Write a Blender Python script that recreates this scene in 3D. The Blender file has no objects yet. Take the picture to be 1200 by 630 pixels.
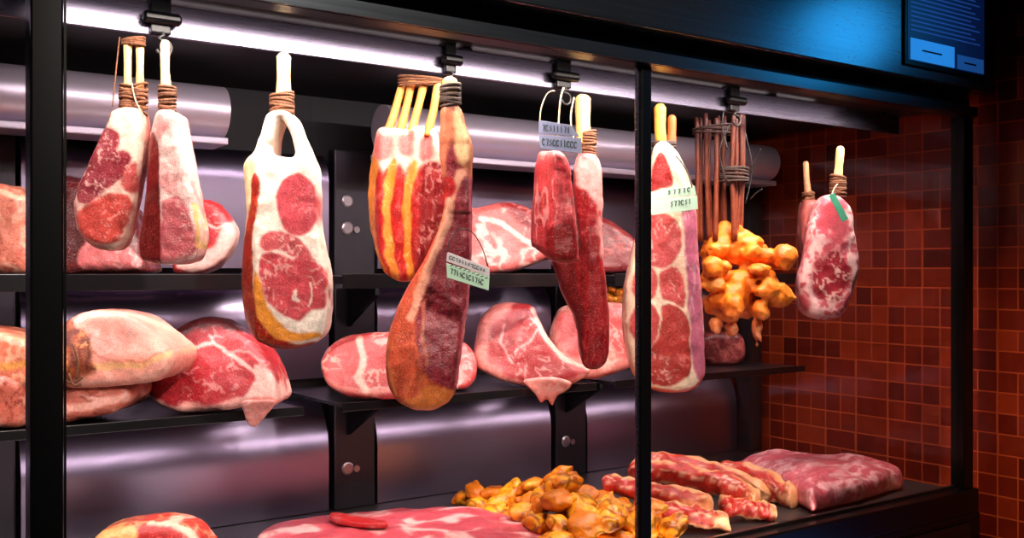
import bpy, math, random
import numpy as np
from mathutils import Vector, Matrix

C = bpy.context.scene.collection
F = 1167.0                      # focal length in pixels of the 1200 px wide frame (35 mm lens)
HOR = 319.0                     # the horizon row
CAMZ = 1.5
AX = math.atan2(1670.0, F)      # angle between view direction and the cabinet front
FW = np.array([math.cos(AX), math.sin(AX), 0.0])     # view direction
RT = np.array([math.sin(AX), -math.cos(AX), 0.0])    # to the right
ROT = math.atan2(RT[1], RT[0])
FLOOR = 0.92                    # cabinet tray
SHELF2 = 1.232                  # lower shelf top
SHELF1 = 1.497                  # upper shelf top
YG, YB = 1.5, 2.24              # front glass, back panel
XR = 2.516                      # end glass
XW = 2.62                       # tiled wall

def lin(c):
    return tuple(((v/255)/12.92 if v/255 <= .04045 else (((v/255)+.055)/1.055)**2.4) for v in c)
def L(*c): return np.array(lin(c))

def t_at(px, Y):
    u = (px-600)/F
    return Y/(FW[1]+u*RT[1])
def W(px, py, t):
    return np.array([0, 0, CAMZ]) + t*FW + (px-600)/F*t*RT + np.array([0, 0, (HOR-py)/F*t])
def onY(px, py, Y): return W(px, py, t_at(px, Y))
def onZ(px, py, z):
    t = (z-CAMZ)*F/(HOR-py)
    return W(px, py, t)

# ---------------------------------------------------------------- noise and 2D shapes
_rs = np.random.RandomState(7)
_tab = _rs.rand(32, 32, 32)
def noise(x, y, z):
    x, y, z = np.broadcast_arrays(x, y, z)
    xi, yi, zi = np.floor(x).astype(int), np.floor(y).astype(int), np.floor(z).astype(int)
    fx, fy, fz = x-xi, y-yi, z-zi
    fx, fy, fz = fx*fx*(3-2*fx), fy*fy*(3-2*fy), fz*fz*(3-2*fz)
    r = 0
    for a in (0, 1):
        for b in (0, 1):
            for c in (0, 1):
                r = r + _tab[(xi+a) % 32, (yi+b) % 32, (zi+c) % 32]*(fx if a else 1-fx)*(fy if b else 1-fy)*(fz if c else 1-fz)
    return r*2-1
def fbm(x, y, z, o=3):
    s, a = 0, 1
    for i in range(o):
        s = s + a*noise(x*2**i+i*7.3, y*2**i+i*3.1, z*2**i+i*5.7); a *= .5
    return s/1.75
def sstep(a, b, x):
    t = np.clip((x-a)/(b-a), 0, 1); return t*t*(3-2*t)
def spline(pts, n=5):
    p = np.array(pts, float); out = []
    N = len(p)
    for i in range(N):
        p0, p1, p2, p3 = p[i-1], p[i], p[(i+1) % N], p[(i+2) % N]
        for k in range(n):
            t = k/n
            out.append(.5*((2*p1)+(-p0+p2)*t+(2*p0-5*p1+4*p2-p3)*t*t+(-p0+3*p1-3*p2+p3)*t**3))
    return np.array(out)
def polysdf(poly, x, z):
    """signed distance to a closed polygon, negative inside"""
    x, z = np.broadcast_arrays(np.asarray(x, float), np.asarray(z, float))
    d = np.full(x.shape, 1e18); ins = np.zeros(x.shape, bool)
    N = len(poly)
    for i in range(N):
        ax, az = poly[i]; bx, bz = poly[(i+1) % N]
        ex, ez = bx-ax, bz-az
        wx, wz = x-ax, z-az
        t = np.clip((wx*ex+wz*ez)/(ex*ex+ez*ez+1e-12), 0, 1)
        dx, dz = wx-ex*t, wz-ez*t
        d = np.minimum(d, dx*dx+dz*dz)
        c1, c2, c3 = z >= az, z < bz, ex*wz > ez*wx
        ins ^= (c1 & c2 & c3) | (~c1 & ~c2 & ~c3)
    return np.where(ins, -np.sqrt(d), np.sqrt(d))
def linedist(line, x, z):
    d = np.full(np.shape(x), 1e18)
    for (ax, az), (bx, bz) in zip(line[:-1], line[1:]):
        ex, ez = bx-ax, bz-az; wx, wz = x-ax, z-az
        t = np.clip((wx*ex+wz*ez)/(ex*ex+ez*ez+1e-12), 0, 1)
        d = np.minimum(d, np.hypot(wx-ex*t, wz-ez*t))
    return d

# ---------------------------------------------------------------- surface nets
def snet(f, org, h):
    nx, ny, nz = f.shape
    cs = [(a, b, c) for a in (0, 1) for b in (0, 1) for c in (0, 1)]
    val = {k: f[k[0]:nx-1+k[0], k[1]:ny-1+k[1], k[2]:nz-1+k[2]] for k in cs}
    cnt = sum((val[k] < 0).astype(int) for k in cs)
    act = (cnt > 0) & (cnt < 8)
    I = np.argwhere(act)
    v = {k: val[k][act] for k in cs}
    acc = np.zeros((len(I), 3)); n = np.zeros(len(I))
    for a in cs:
        for ax in range(3):
            if a[ax] == 0:
                b = list(a); b[ax] = 1; b = tuple(b)
                cr = (v[a] < 0) != (v[b] < 0)
                den = np.where(cr, v[a]-v[b], 1.0)
                t = v[a]/den
                p = np.tile(np.array(a, float), (len(I), 1)); p[:, ax] += t
                acc[cr] += p[cr]; n[cr] += 1
    P = (I+acc/n[:, None])*h+np.array(org)
    idx = -np.ones(act.shape, int); idx[act] = np.arange(len(I))
    Q = []
    ins = f < 0
    for ax in range(3):
        o1, o2 = (ax+1) % 3, (ax+2) % 3
        sl0 = [slice(None)]*3; sl1 = [slice(None)]*3
        sl0[ax] = slice(0, -1); sl1[ax] = slice(1, None)
        a, b = ins[tuple(sl0)], ins[tuple(sl1)]
        E = np.argwhere(a != b)
        ok = (E[:, o1] >= 1) & (E[:, o2] >= 1) & (E[:, o1] < f.shape[o1]-1) & (E[:, o2] < f.shape[o2]-1)
        E = E[ok]
        q = []
        for d1, d2 in ((-1, -1), (0, -1), (0, 0), (-1, 0)):
            e = E.copy(); e[:, o1] += d1; e[:, o2] += d2
            q.append(idx[e[:, 0], e[:, 1], e[:, 2]])
        q = np.stack(q, 1)
        fl = ~a[E[:, 0], E[:, 1], E[:, 2]]
        q[fl] = q[fl][:, ::-1]
        Q.append(q)
    return P, np.concatenate(Q)
def relax(P, Q, n):
    for _ in range(n):
        s = np.zeros_like(P); c = np.zeros(len(P))
        for k in range(4):
            np.add.at(s, Q[:, k], P[Q[:, (k+1) % 4]]+P[Q[:, (k+3) % 4]])
            np.add.at(c, Q[:, k], 2)
        P = .5*P+.5*s/np.maximum(c, 1)[:, None]
    return P
def vnormals(P, Q):
    n = np.cross(P[Q[:, 2]]-P[Q[:, 0]], P[Q[:, 3]]-P[Q[:, 1]])
    v = np.zeros_like(P)
    for k in range(4): np.add.at(v, Q[:, k], n)
    return v/np.maximum(np.linalg.norm(v, axis=1), 1e-9)[:, None]

# ---------------------------------------------------------------- object helpers
def link(o, parent=None):
    C.objects.link(o)
    if parent: o.parent = parent
    return o
def raw(name, P, faces, mat, parent=None, smooth=True, col=None, nrm=None):
    me = bpy.data.meshes.new(name)
    me.from_pydata([tuple(p) for p in P], [], [tuple(int(i) for i in f) for f in faces])
    if smooth: me.polygons.foreach_set('use_smooth', [True]*len(me.polygons))
    if col is not None:
        a = me.color_attributes.new('Col', 'FLOAT_COLOR', 'POINT')
        a.data.foreach_set('color', np.concatenate([np.clip(col, 0, 1)**1.16, np.ones((len(col), 1))], 1).astype(np.float32).ravel())
    if nrm is not None: me.normals_split_custom_set_from_vertices([tuple(n) for n in nrm])
    me.materials.append(mat)
    return link(bpy.data.objects.new(name, me), parent)
def thing(name, label, cat, loc=(0, 0, 0), rot=0.0, group=None):
    o = bpy.data.objects.new(name, None); link(o)
    o.location = loc; o.rotation_euler = (0, 0, rot); o.empty_display_size = .05
    return tag(o, label, cat, group)
def tag(o, label, cat, group=None):
    o['label'] = label; o['category'] = cat
    if group: o['group'] = group
    return o
def struct(o): o['kind'] = 'structure'; return o

class MB:
    """collects boxes, bars, prisms and tubes into ONE mesh"""
    def __init__(s): s.v, s.f = [], []
    def add(s, v, f):
        b = len(s.v); s.v += [tuple(map(float, p)) for p in v]; s.f += [tuple(b+i for i in q) for q in f]; return s
    def box(s, x0, x1, y0, y1, z0, z1, c=0.0):
        if c <= 0:
            v = [(x, y, z) for z in (z0, z1) for y in (y0, y1) for x in (x0, x1)]
            return s.add(v, [(0, 2, 3, 1), (4, 5, 7, 6), (0, 1, 5, 4), (2, 6, 7, 3), (0, 4, 6, 2), (1, 3, 7, 5)])
        # chamfered box: the 24 corner points
        import bmesh
        bm = bmesh.new(); bmesh.ops.create_cube(bm, size=1)
        for q in bm.verts: q.co = Vector(((x0+x1)/2+q.co.x*(x1-x0), (y0+y1)/2+q.co.y*(y1-y0), (z0+z1)/2+q.co.z*(z1-z0)))
        bmesh.ops.bevel(bm, geom=bm.edges[:], offset=c, segments=2, affect='EDGES', profile=.6)
        bm.verts.index_update()
        s.add([q.co[:] for q in bm.verts], [[q.index for q in p.verts] for p in bm.faces]); bm.free(); return s
    def tube(s, pts, rad, n=10, closed=False, flat=1.0):
        p = [Vector(q) for q in pts]; N = len(p)
        rad = rad if hasattr(rad, '__len__') else [rad]*N
        ring = []; up = None
        for i in range(N):
            a = p[i-1] if (i or closed) else p[i]
            b = p[(i+1) % N] if (i < N-1 or closed) else p[i]
            d = (b-a).normalized()
            if up is None:
                up = d.orthogonal().normalized()
            up = (up-d*up.dot(d)).normalized()
            sd = d.cross(up)
            ring.append([p[i]+(up*math.cos(2*math.pi*k/n)+sd*math.sin(2*math.pi*k/n)*flat)*rad[i] for k in range(n)])
        v = [q for r in ring for q in r]; f = []
        for i in range(N if closed else N-1):
            j = (i+1) % N
            for k in range(n):
                f.append((i*n+k, i*n+(k+1) % n, j*n+(k+1) % n, j*n+k))
        if not closed:
            f.append(tuple(range(n))[::-1]); f.append(tuple((N-1)*n+k for k in range(n)))
        return s.add(v, f)
    def prism(s, poly, axis, a, b):
        """poly in the two other axes, extruded along axis from a to b"""
        n = len(poly); v = []
        for h in (a, b):
            for q in poly:
                q = list(q); q.insert(axis, h); v.append(q)
        f = [tuple(range(n))[::-1], tuple(n+i for i in range(n))]
        for i in range(n): f.append((i, (i+1) % n, n+(i+1) % n, n+i))
        return s.add(v, f)
    def obj(s, name, mat, parent=None, smooth=False, bevel=0):
        import bmesh
        o = raw(name, s.v, s.f, mat, parent, smooth)
        bm = bmesh.new(); bm.from_mesh(o.data); bmesh.ops.recalc_face_normals(bm, faces=bm.faces); bm.to_mesh(o.data); bm.free()
        if smooth: o.data.polygons.foreach_set('use_smooth', [True]*len(o.data.polygons))
        if bevel:
            m = o.modifiers.new('bevel', 'BEVEL'); m.width = bevel; m.segments = 2; m.limit_method = 'ANGLE'
        return o

# ---------------------------------------------------------------- materials
def newmat(name):
    m = bpy.data.materials.new(name); m.use_nodes = True
    nt = m.node_tree
    return m, nt, nt.nodes['Principled BSDF']
def N(nt, typ, **kw):
    n = nt.nodes.new(typ)
    for k, v in kw.items(): setattr(n, k, v)
    return n
def plain(name, col, rough=.5, metal=0.0, bump=0.0, scale=40, var=.15, spec=.5):
    m, nt, b = newmat(name)
    tc = N(nt, 'ShaderNodeTexCoord'); nz = N(nt, 'ShaderNodeTexNoise')
    nz.inputs['Scale'].default_value = scale; nz.inputs['Detail'].default_value = 4
    nt.links.new(tc.outputs['Object'], nz.inputs['Vector'])
    mx = N(nt, 'ShaderNodeMix', data_type='RGBA')
    mx.inputs['A'].default_value = (*[c*(1-var) for c in col], 1); mx.inputs['B'].default_value = (*[min(1, c*(1+var)) for c in col], 1)
    nt.links.new(nz.outputs['Fac'], mx.inputs['Factor']); nt.links.new(mx.outputs['Result'], b.inputs['Base Color'])
    b.inputs['Roughness'].default_value = rough; b.inputs['Metallic'].default_value = metal
    b.inputs['Specular IOR Level'].default_value = spec
    if bump:
        bp = N(nt, 'ShaderNodeBump'); bp.inputs['Strength'].default_value = bump; bp.inputs['Distance'].default_value = .004
        nt.links.new(nz.outputs['Fac'], bp.inputs['Height']); nt.links.new(bp.outputs['Normal'], b.inputs['Normal'])
    return m
def flesh(name, rough=.36, spec=.45, sss=.0, bump=.3, scale=420, fleck=.2):
    m, nt, b = newmat(name)
    at = N(nt, 'ShaderNodeAttribute', attribute_name='Col')
    tc = N(nt, 'ShaderNodeTexCoord')
    n1 = N(nt, 'ShaderNodeTexNoise'); n1.inputs['Scale'].default_value = scale; n1.inputs['Detail'].default_value = 3
    n2 = N(nt, 'ShaderNodeTexNoise'); n2.inputs['Scale'].default_value = scale*.3; n2.inputs['Detail'].default_value = 5
    for n in (n1, n2): nt.links.new(tc.outputs['Object'], n.inputs['Vector'])
    mr = N(nt, 'ShaderNodeMapRange'); mr.inputs['From Min'].default_value = .3; mr.inputs['From Max'].default_value = .7
    mr.inputs['To Min'].default_value = .82; mr.inputs['To Max'].default_value = 1.12
    nt.links.new(n1.outputs['Fac'], mr.inputs['Value'])
    nt.links.new(n2.outputs['Fac'], mr.inputs['Value'])
    hs = N(nt, 'ShaderNodeVectorMath', operation='SCALE')
    nt.links.new(at.outputs['Color'], hs.inputs[0]); nt.links.new(mr.outputs['Result'], hs.inputs['Scale'])
    fl = N(nt, 'ShaderNodeMapRange'); fl.inputs['From Min'].default_value = .54; fl.inputs['From Max'].default_value = .70
    fl.inputs['To Min'].default_value = 0; fl.inputs['To Max'].default_value = fleck; nt.links.new(n1.outputs['Fac'], fl.inputs['Value'])
    fm = N(nt, 'ShaderNodeMix', data_type='RGBA'); fm.inputs['B'].default_value = (*lin((240, 190, 178)), 1)
    nt.links.new(fl.outputs['Result'], fm.inputs['Factor']); nt.links.new(hs.outputs['Vector'], fm.inputs['A'])
    dk = N(nt, 'ShaderNodeMapRange'); dk.inputs['From Min'].default_value = .30; dk.inputs['From Max'].default_value = .46
    dk.inputs['To Min'].default_value = .78; dk.inputs['To Max'].default_value = 1; nt.links.new(n1.outputs['Fac'], dk.inputs['Value'])
    ds = N(nt, 'ShaderNodeVectorMath', operation='SCALE'); nt.links.new(fm.outputs['Result'], ds.inputs[0]); nt.links.new(dk.outputs['Result'], ds.inputs['Scale'])
    nt.links.new(ds.outputs['Vector'], b.inputs['Base Color'])
    b.inputs['Roughness'].default_value = rough; b.inputs['Specular IOR Level'].default_value = spec
    if sss:
        b.inputs['Subsurface Weight'].default_value = sss; b.inputs['Subsurface Radius'].default_value = (1, .35, .25)
        b.inputs['Subsurface Scale'].default_value = .008
    ad = N(nt, 'ShaderNodeMath', operation='ADD')
    nt.links.new(n1.outputs['Fac'], ad.inputs[0]); nt.links.new(n2.outputs['Fac'], ad.inputs[1])
    bp = N(nt, 'ShaderNodeBump'); bp.inputs['Strength'].default_value = bump; bp.inputs['Distance'].default_value = .003
    nt.links.new(ad.outputs[0], bp.inputs['Height']); nt.links.new(bp.outputs['Normal'], b.inputs['Normal'])
    return m
def steel(name, col, rough, metal=.9, streak=(60, 60, 1.5), amp=.10, bump=.02):
    m, nt, b = newmat(name)
    tc = N(nt, 'ShaderNodeTexCoord'); mp = N(nt, 'ShaderNodeMapping'); mp.inputs['Scale'].default_value = streak
    nz = N(nt, 'ShaderNodeTexNoise'); nz.inputs['Scale'].default_value = 3; nz.inputs['Detail'].default_value = 5
    nt.links.new(tc.outputs['Object'], mp.inputs['Vector']); nt.links.new(mp.outputs['Vector'], nz.inputs['Vector'])
    mr = N(nt, 'ShaderNodeMapRange'); mr.inputs['To Min'].default_value = rough-amp; mr.inputs['To Max'].default_value = rough+amp
    nt.links.new(nz.outputs['Fac'], mr.inputs['Value']); nt.links.new(mr.outputs['Result'], b.inputs['Roughness'])
    b.inputs['Base Color'].default_value = (*col, 1); b.inputs['Metallic'].default_value = metal
    bp = N(nt, 'ShaderNodeBump'); bp.inputs['Strength'].default_value = bump; bp.inputs['Distance'].default_value = .002
    nt.links.new(nz.outputs['Fac'], bp.inputs['Height'])
    if bump > 0: nt.links.new(bp.outputs['Normal'], b.inputs['Normal'])
    return m
def emit(name, col, k):
    m, nt, b = newmat(name)
    b.inputs['Base Color'].default_value = (*col, 1); b.inputs['Emission Color'].default_value = (*col, 1); b.inputs['Emission Strength'].default_value = k
    return m
def glassmat(name, ior=1.45, k=1.0):
    m, nt, b = newmat(name); nt.nodes.remove(b)
    out = nt.nodes['Material Output']
    tr = N(nt, 'ShaderNodeBsdfTransparent'); tr.inputs['Color'].default_value = (.96, .96, .97, 1)
    gl = N(nt, 'ShaderNodeBsdfGlossy'); gl.inputs['Roughness'].default_value = .015
    fr = N(nt, 'ShaderNodeFresnel'); fr.inputs['IOR'].default_value = ior
    ge = N(nt, 'ShaderNodeNewGeometry'); iv = N(nt, 'ShaderNodeMath', operation='SUBTRACT'); iv.inputs[0].default_value = k
    nt.links.new(ge.outputs['Backfacing'], iv.inputs[1])
    ml = N(nt, 'ShaderNodeMath', operation='MULTIPLY'); ml.use_clamp = True; nt.links.new(iv.outputs[0], ml.inputs[1])
    mx = N(nt, 'ShaderNodeMixShader')
    nt.links.new(fr.outputs[0], ml.inputs[0]); nt.links.new(ml.outputs[0], mx.inputs[0])
    nt.links.new(tr.outputs[0], mx.inputs[1]); nt.links.new(gl.outputs[0], mx.inputs[2]); nt.links.new(mx.outputs[0], out.inputs[0])
    return m
def tilemat():
    m, nt, b = newmat('red_mosaic_tile')
    tc = N(nt, 'ShaderNodeTexCoord'); sp = N(nt, 'ShaderNodeSeparateXYZ'); nt.links.new(tc.outputs['Object'], sp.inputs[0])
    def math_(op, a, v=None):
        n = N(nt, 'ShaderNodeMath', operation=op)
        for i, q in enumerate((a, v)):
            if q is None: continue
            if isinstance(q, (int, float)): n.inputs[i].default_value = q
            else: nt.links.new(q, n.inputs[i])
        return n.outputs[0]
    T = .056
    r = math_('DIVIDE', sp.outputs['Z'], T); row = math_('FLOOR', r); rf = math_('FRACT', r)
    y = math_('DIVIDE', sp.outputs['Y'], T)
    # in some rows of some columns of three a double-width tile takes the place of two
    wn0 = N(nt, 'ShaderNodeTexWhiteNoise', noise_dimensions='2D'); cb0 = N(nt, 'ShaderNodeCombineXYZ')
    half = math_('FLOOR', math_('DIVIDE', y, 2.0)); nt.links.new(half, cb0.inputs[0]); nt.links.new(row, cb0.inputs[1]); nt.links.new(cb0.outputs[0], wn0.inputs['Vector'])
    dbl = math_('GREATER_THAN', wn0.outputs['Value'], .74)
    yw = math_('DIVIDE', y, math_('ADD', 1.0, dbl)); cf = math_('FRACT', yw); colid = math_('ADD', math_('FLOOR', yw), math_('MULTIPLY', dbl, 517.0))
    cb = N(nt, 'ShaderNodeCombineXYZ'); nt.links.new(colid, cb.inputs[0]); nt.links.new(row, cb.inputs[1])
    wn = N(nt, 'ShaderNodeTexWhiteNoise', noise_dimensions='2D'); nt.links.new(cb.outputs[0], wn.inputs['Vector'])
    rp = N(nt, 'ShaderNodeValToRGB'); e = rp.color_ramp.elements
    e[0].position = 0; e[0].color = (*lin((84, 22, 12)), 1); e[1].position = 1; e[1].color = (*lin((178, 60, 26)), 1)
    for p, c in ((.06, (120, 32, 16)), (.5, (140, 40, 18)), (.8, (156, 50, 21))):
        q = rp.color_ramp.elements.new(p); q.color = (*lin(c), 1)
    nt.links.new(wn.outputs['Value'], rp.inputs['Fac'])
    nz = N(nt, 'ShaderNodeTexNoise'); nz.inputs['Scale'].default_value = 22; nz.inputs['Detail'].default_value = 4
    nt.links.new(tc.outputs['Object'], nz.inputs['Vector'])
    mr = N(nt, 'ShaderNodeMapRange'); mr.inputs['To Min'].default_value = .6; mr.inputs['To Max'].default_value = 1.35; nt.links.new(nz.outputs['Fac'], mr.inputs['Value'])
    sc = N(nt, 'ShaderNodeVectorMath', operation='SCALE'); nt.links.new(rp.outputs['Color'], sc.inputs[0]); nt.links.new(mr.outputs['Result'], sc.inputs['Scale'])
    def edge(f, g):
        return math_('LESS_THAN', math_('MINIMUM', f, math_('SUBTRACT', 1.0, f)), g)
    gr = math_('MAXIMUM', edge(rf, .035), edge(cf, .035))
    mx = N(nt, 'ShaderNodeMix', data_type='RGBA'); nt.links.new(gr, mx.inputs['Factor']); nt.links.new(sc.outputs['Vector'], mx.inputs['A'])
    mx.inputs['B'].default_value = (*lin((204, 84, 38)), 1)
    nt.links.new(mx.outputs['Result'], b.inputs['Base Color'])
    rr = N(nt, 'ShaderNodeMapRange'); rr.inputs['To Min'].default_value = .28; rr.inputs['To Max'].default_value = .8; nt.links.new(gr, rr.inputs['Value'])
    nt.links.new(rr.outputs['Result'], b.inputs['Roughness'])
    hh = math_('SUBTRACT', math_('MULTIPLY', nz.outputs['Fac'], .3), gr)
    bp = N(nt, 'ShaderNodeBump'); bp.inputs['Strength'].default_value = .35; bp.inputs['Distance'].default_value = .003
    nt.links.new(hh, bp.inputs['Height']); nt.links.new(bp.outputs['Normal'], b.inputs['Normal'])
    return m

M = {}
M['meat'] = flesh('raw_meat', rough=.31, sss=.0)
M['dry'] = flesh('dry_meat_fat', rough=.45, spec=.4, fleck=.08)
M['bone'] = flesh('bone', rough=.5, spec=.35, bump=.15, fleck=.08)
M['twine'] = plain('brown_twine', L(104, 62, 36), .85, bump=.6, scale=220, var=.8)
M['darktwine'] = plain('dark_twine', L(52, 34, 26), .8, bump=.4, scale=300, var=.5)
M['cord'] = plain('pale_cord', L(190, 170, 140), .8, scale=300)
M['blackwire'] = plain('black_wire', L(20, 18, 18), .5, scale=100)
M['black'] = plain('black_frame', (.003, .003, .0035), .32, scale=20, spec=.25)
M['black2'] = plain('matt_black_lining', (.006, .005, .006), .55, scale=20)
M['shelf'] = plain('black_shelf', (.008, .007, .008), .28, scale=60)
M['panel'] = steel('brushed_back_steel', (.36, .305, .43), .31, 1.0, (30, 30, 1.2), .012, 0.0)
M['rail'] = steel('polished_rail_steel', (.14, .127, .175), .28, .95, (2, 60, 60), .06, .01)
M['base_steel'] = steel('black_base_steel', (.05, .05, .06), .30, .9, (1.0, 40, 40), .05, 0)
M['frame_steel'] = steel('black_frame_steel', (.10, .115, .135), .30, .95, (1.0, 40, 40), .05, 0)
M['header'] = steel('dark_header_steel', (.11, .13, .16), .27, .95, (1.0, 40, 40), .04, 0)
M['tube'] = steel('satin_duct_steel', (.80, .72, .82), .38, .6, (1.5, 60, 60), .06, .01)
M['column'] = steel('grey_column_steel', (.05, .045, .055), .35, .8, (30, 30, 2), .06, 0)
M['screw'] = plain('screw_steel', L(170, 160, 165), .3, .9)
M['glass'] = glassmat('clear_glass')
M['led'] = emit('led_diffuser', (1, .86, .84), 2.0)
M['led2'] = emit('added_led_diffuser', (1, .84, .86), 3.0)  # for the added strips under the shelves and behind the rail
M['tile'] = tilemat()
M['screen'] = emit('blue_screen', (.002, .010, .06), .5)
M['screenlit'] = emit('screen_button_lit', (.02, .22, .62), .85)
M['screendim'] = emit('screen_button_dim', (.01, .07, .26), .7)
M['screenline'] = emit('screen_line', (.015, .06, .28), .6)
M['floor'] = plain('dark_floor', (.012, .010, .010), .35, scale=6, var=.4)
M['ceil'] = plain('dark_ceiling', (.006, .005, .006), .7)
M['cardgreen'] = plain('pale_green_card', L(196, 232, 204), .5, scale=80, var=.06)
M['cardwhite'] = plain('white_card', L(224, 214, 218), .5, scale=80, var=.06)
M['cardblue'] = plain('grey_blue_card', L(150, 156, 190), .5, scale=80, var=.08)
M['cardteal'] = plain('teal_card', L(70, 160, 125), .5, scale=80, var=.1)
M['ink'] = plain('dark_ink', L(50, 70, 66), .6, scale=80)

def traymat():
    m, nt, b = newmat('perforated_tray')
    tc = N(nt, 'ShaderNodeTexCoord'); mp = N(nt, 'ShaderNodeMapping'); mp.inputs['Scale'].default_value = (1, 1, 0)
    vo = N(nt, 'ShaderNodeTexVoronoi'); vo.inputs['Scale'].default_value = 110; vo.inputs['Randomness'].default_value = 0
    nt.links.new(tc.outputs['Object'], mp.inputs['Vector']); nt.links.new(mp.outputs['Vector'], vo.inputs['Vector'])
    rp = N(nt, 'ShaderNodeValToRGB'); rp.color_ramp.elements[0].position = .25; rp.color_ramp.elements[0].color = (.003, .003, .003, 1)
    rp.color_ramp.elements[1].position = .4; rp.color_ramp.elements[1].color = (.035, .03, .03, 1)
    nt.links.new(vo.outputs['Distance'], rp.inputs['Fac']); nt.links.new(rp.outputs['Color'], b.inputs['Base Color'])
    b.inputs['Roughness'].default_value = .35
    bp = N(nt, 'ShaderNodeBump'); bp.inputs['Strength'].default_value = .5; bp.inputs['Distance'].default_value = .002
    nt.links.new(rp.outputs['Color'], bp.inputs['Height']); nt.links.new(bp.outputs['Normal'], b.inputs['Normal'])
    return m
M['tray'] = traymat()

#@@SETTING
# ---------------------------------------------------------------- setting
struct(MB().box(-3, XW+.2, -3, 2.6, -.1, 0).obj('floor', M['floor']))
struct(MB().box(-3, XW+.2, -3, 2.6, 3.2, 3.3).obj('ceiling', M['ceil']))
struct(MB().box(XW, XW+.2, -3, 2.6, 0, 3.2).obj('wall_right', M['tile']))
struct(MB().box(-3, XW, 2.45, 2.6, 0, 3.2).obj('wall_back', M['ceil']))

# ---------------------------------------------------------------- the refrigerated cabinet
cab = thing('refrigerated_display_cabinet', 'black framed glass meat ageing cabinet with steel back and hanging rail', 'display cabinet', (1.2, 1.85, 0))
def part(mb, name, mat, parent=cab, **k):
    o = mb.obj(name, mat, None, **k)
    o.parent = parent
    o.matrix_parent_inverse = Matrix.Translation(-Vector(cab.location))
    if parent is not cab: o.matrix_parent_inverse = Matrix.Identity(4)
    return o
XL = -1.15
ZT = 1.915                      # underside of the top frame
# base with steel front
part(MB().box(XL, 2.56, 1.47, 2.40, .10, .86, .004), 'base', M['black'])
part(MB().box(XL+.02, 2.50, 1.462, 1.4695, .16, .84, .002), 'base_front', M['base_steel'])
part(MB().box(XL, 2.50, 1.52, 2.38, 0, .10), 'plinth', M['black2'])
part(MB().box(XL, 2.545, 1.465, 1.5, .862, .925, .004), 'bottom_frame', M['black'])
part(MB().box(XL, 2.50, 1.502, 2.30, .88, FLOOR), 'tray', M['tray'])
part(MB().box(XL, 2.50, 1.502, 1.514, FLOOR+.0005, FLOOR+.012, .002), 'tray_lip', M['shelf'])
# posts
part(MB().box(.237, .279, 1.475, 1.515, .925, ZT, .003).box(.2785, .2815, 1.47, 1.473, .925, ZT), 'post', M['black'])
part(MB().box(1.358, 1.384, 1.488, 1.506, .925, ZT, .002), 'post', M['black'])
part(MB().box(2.492, 2.535, 1.475, 1.515, .925, ZT, .003), 'post', M['black'])
part(MB().box(2.47, 2.53, YB-.045, YB+.02, FLOOR, ZT, .003), 'post', M['black2'])
part(MB().box(1.352, 1.3575, 1.495, 1.503, .925, ZT, .001), 'glass_edge_strip', M['rail'])
# glass
part(MB().box(.281, 1.352, 1.494, 1.500, .926, ZT-.001), 'glass_pane', M['glass'])
part(MB().box(1.3845, 2.4915, 1.494, 1.500, .926, ZT-.001), 'glass_pane', M['glass'])
part(MB().box(XL, .2365, 1.494, 1.500, .926, ZT-.001), 'glass_pane', M['glass'])
part(MB().box(2.508, 2.514, 1.516, YB-.047, .926, ZT-.001), 'end_pane', M['glass'])
# top: frame strip, recess and header box
part(MB().box(XL, 2.545, 1.473, 1.515, ZT, ZT+.026, .001), 'top_frame', M['black'])
part(MB().box(XL, 2.546, 1.468, 1.4725, ZT+.001, ZT+.026, .0005), 'top_trim', M['frame_steel'])
part(MB().box(XL, 2.535, 1.505, 2.36, ZT+.027, 1.972), 'ceiling_lining', M['black2'])
part(MB().box(XL, 2.54, 1.49, 1.504, ZT+.027, 1.97), 'top_recess', M['black2'])
part(MB().box(XL, 2.553, 1.425, 2.36, 1.9725, 2.75, .004), 'header', M['header'])
part(MB().box(XL, 2.50, YB+.10, YB+.118, .9, 1.97), 'back_lining', M['black2'])
part(MB().box(XL-.02, XL, 1.48, 2.36, .9, 1.97), 'side_lining', M['black2'])
# shelves with brackets
def shelf(x0, x1, z, th, yf=1.875):
    o = part(MB().box(x0, x1, yf, YB-.012, z-th+.009, z-.004, .001), 'shelf', M['shelf'])
    q = part(MB().box(x0, x1, yf-.004, yf-.0005, z-th, z, .001), 'shelf_edge', M['shelf'])
    part(MB().box(x0+.03, x1-.03, yf+.010, yf+.022, z-th+.004, z-th+.0085, .001), 'light_strip', M['led2'])  # unseen strip added to light the panel and meat below
    return o
bays = [(XL+.02, .80), (.885, 1.56), (1.62, 2.34)]
for x0, x1 in bays:
    shelf(x0, x1, SHELF1, .030); shelf(x0, x1, SHELF2, .018)
# columns on the back wall
for xc in (.277, 1.088, 1.766):
    part(MB().box(xc-.055, xc+.055, YB-.008, YB+.03, FLOOR+.001, 1.80, .004), 'column', M['column'])
    for z in (1.608, 1.675, 1.02):
        mb = MB(); x = xc-.02
        mb.tube([(x, YB-.012, z), (x, YB-.010, z), (x, YB-.0085, z)], [.012, .016, .016], 16)
        if z != 1.675: mb.tube([(x+.024, YB-.011, z-.003), (x+.024, YB-.0085, z-.003)], .008, 14)
        part(mb, 'bracket_screw', M['screw'], smooth=False)
    for z in (SHELF1, SHELF2):
        part(MB().prism([(YB-.0085, z-.035), (YB-.16, z-.035), (YB-.16, z-.05), (YB-.0085, z-.13)], 0, xc-.022, xc-.012), 'shelf_bracket', M['black'])
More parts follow.
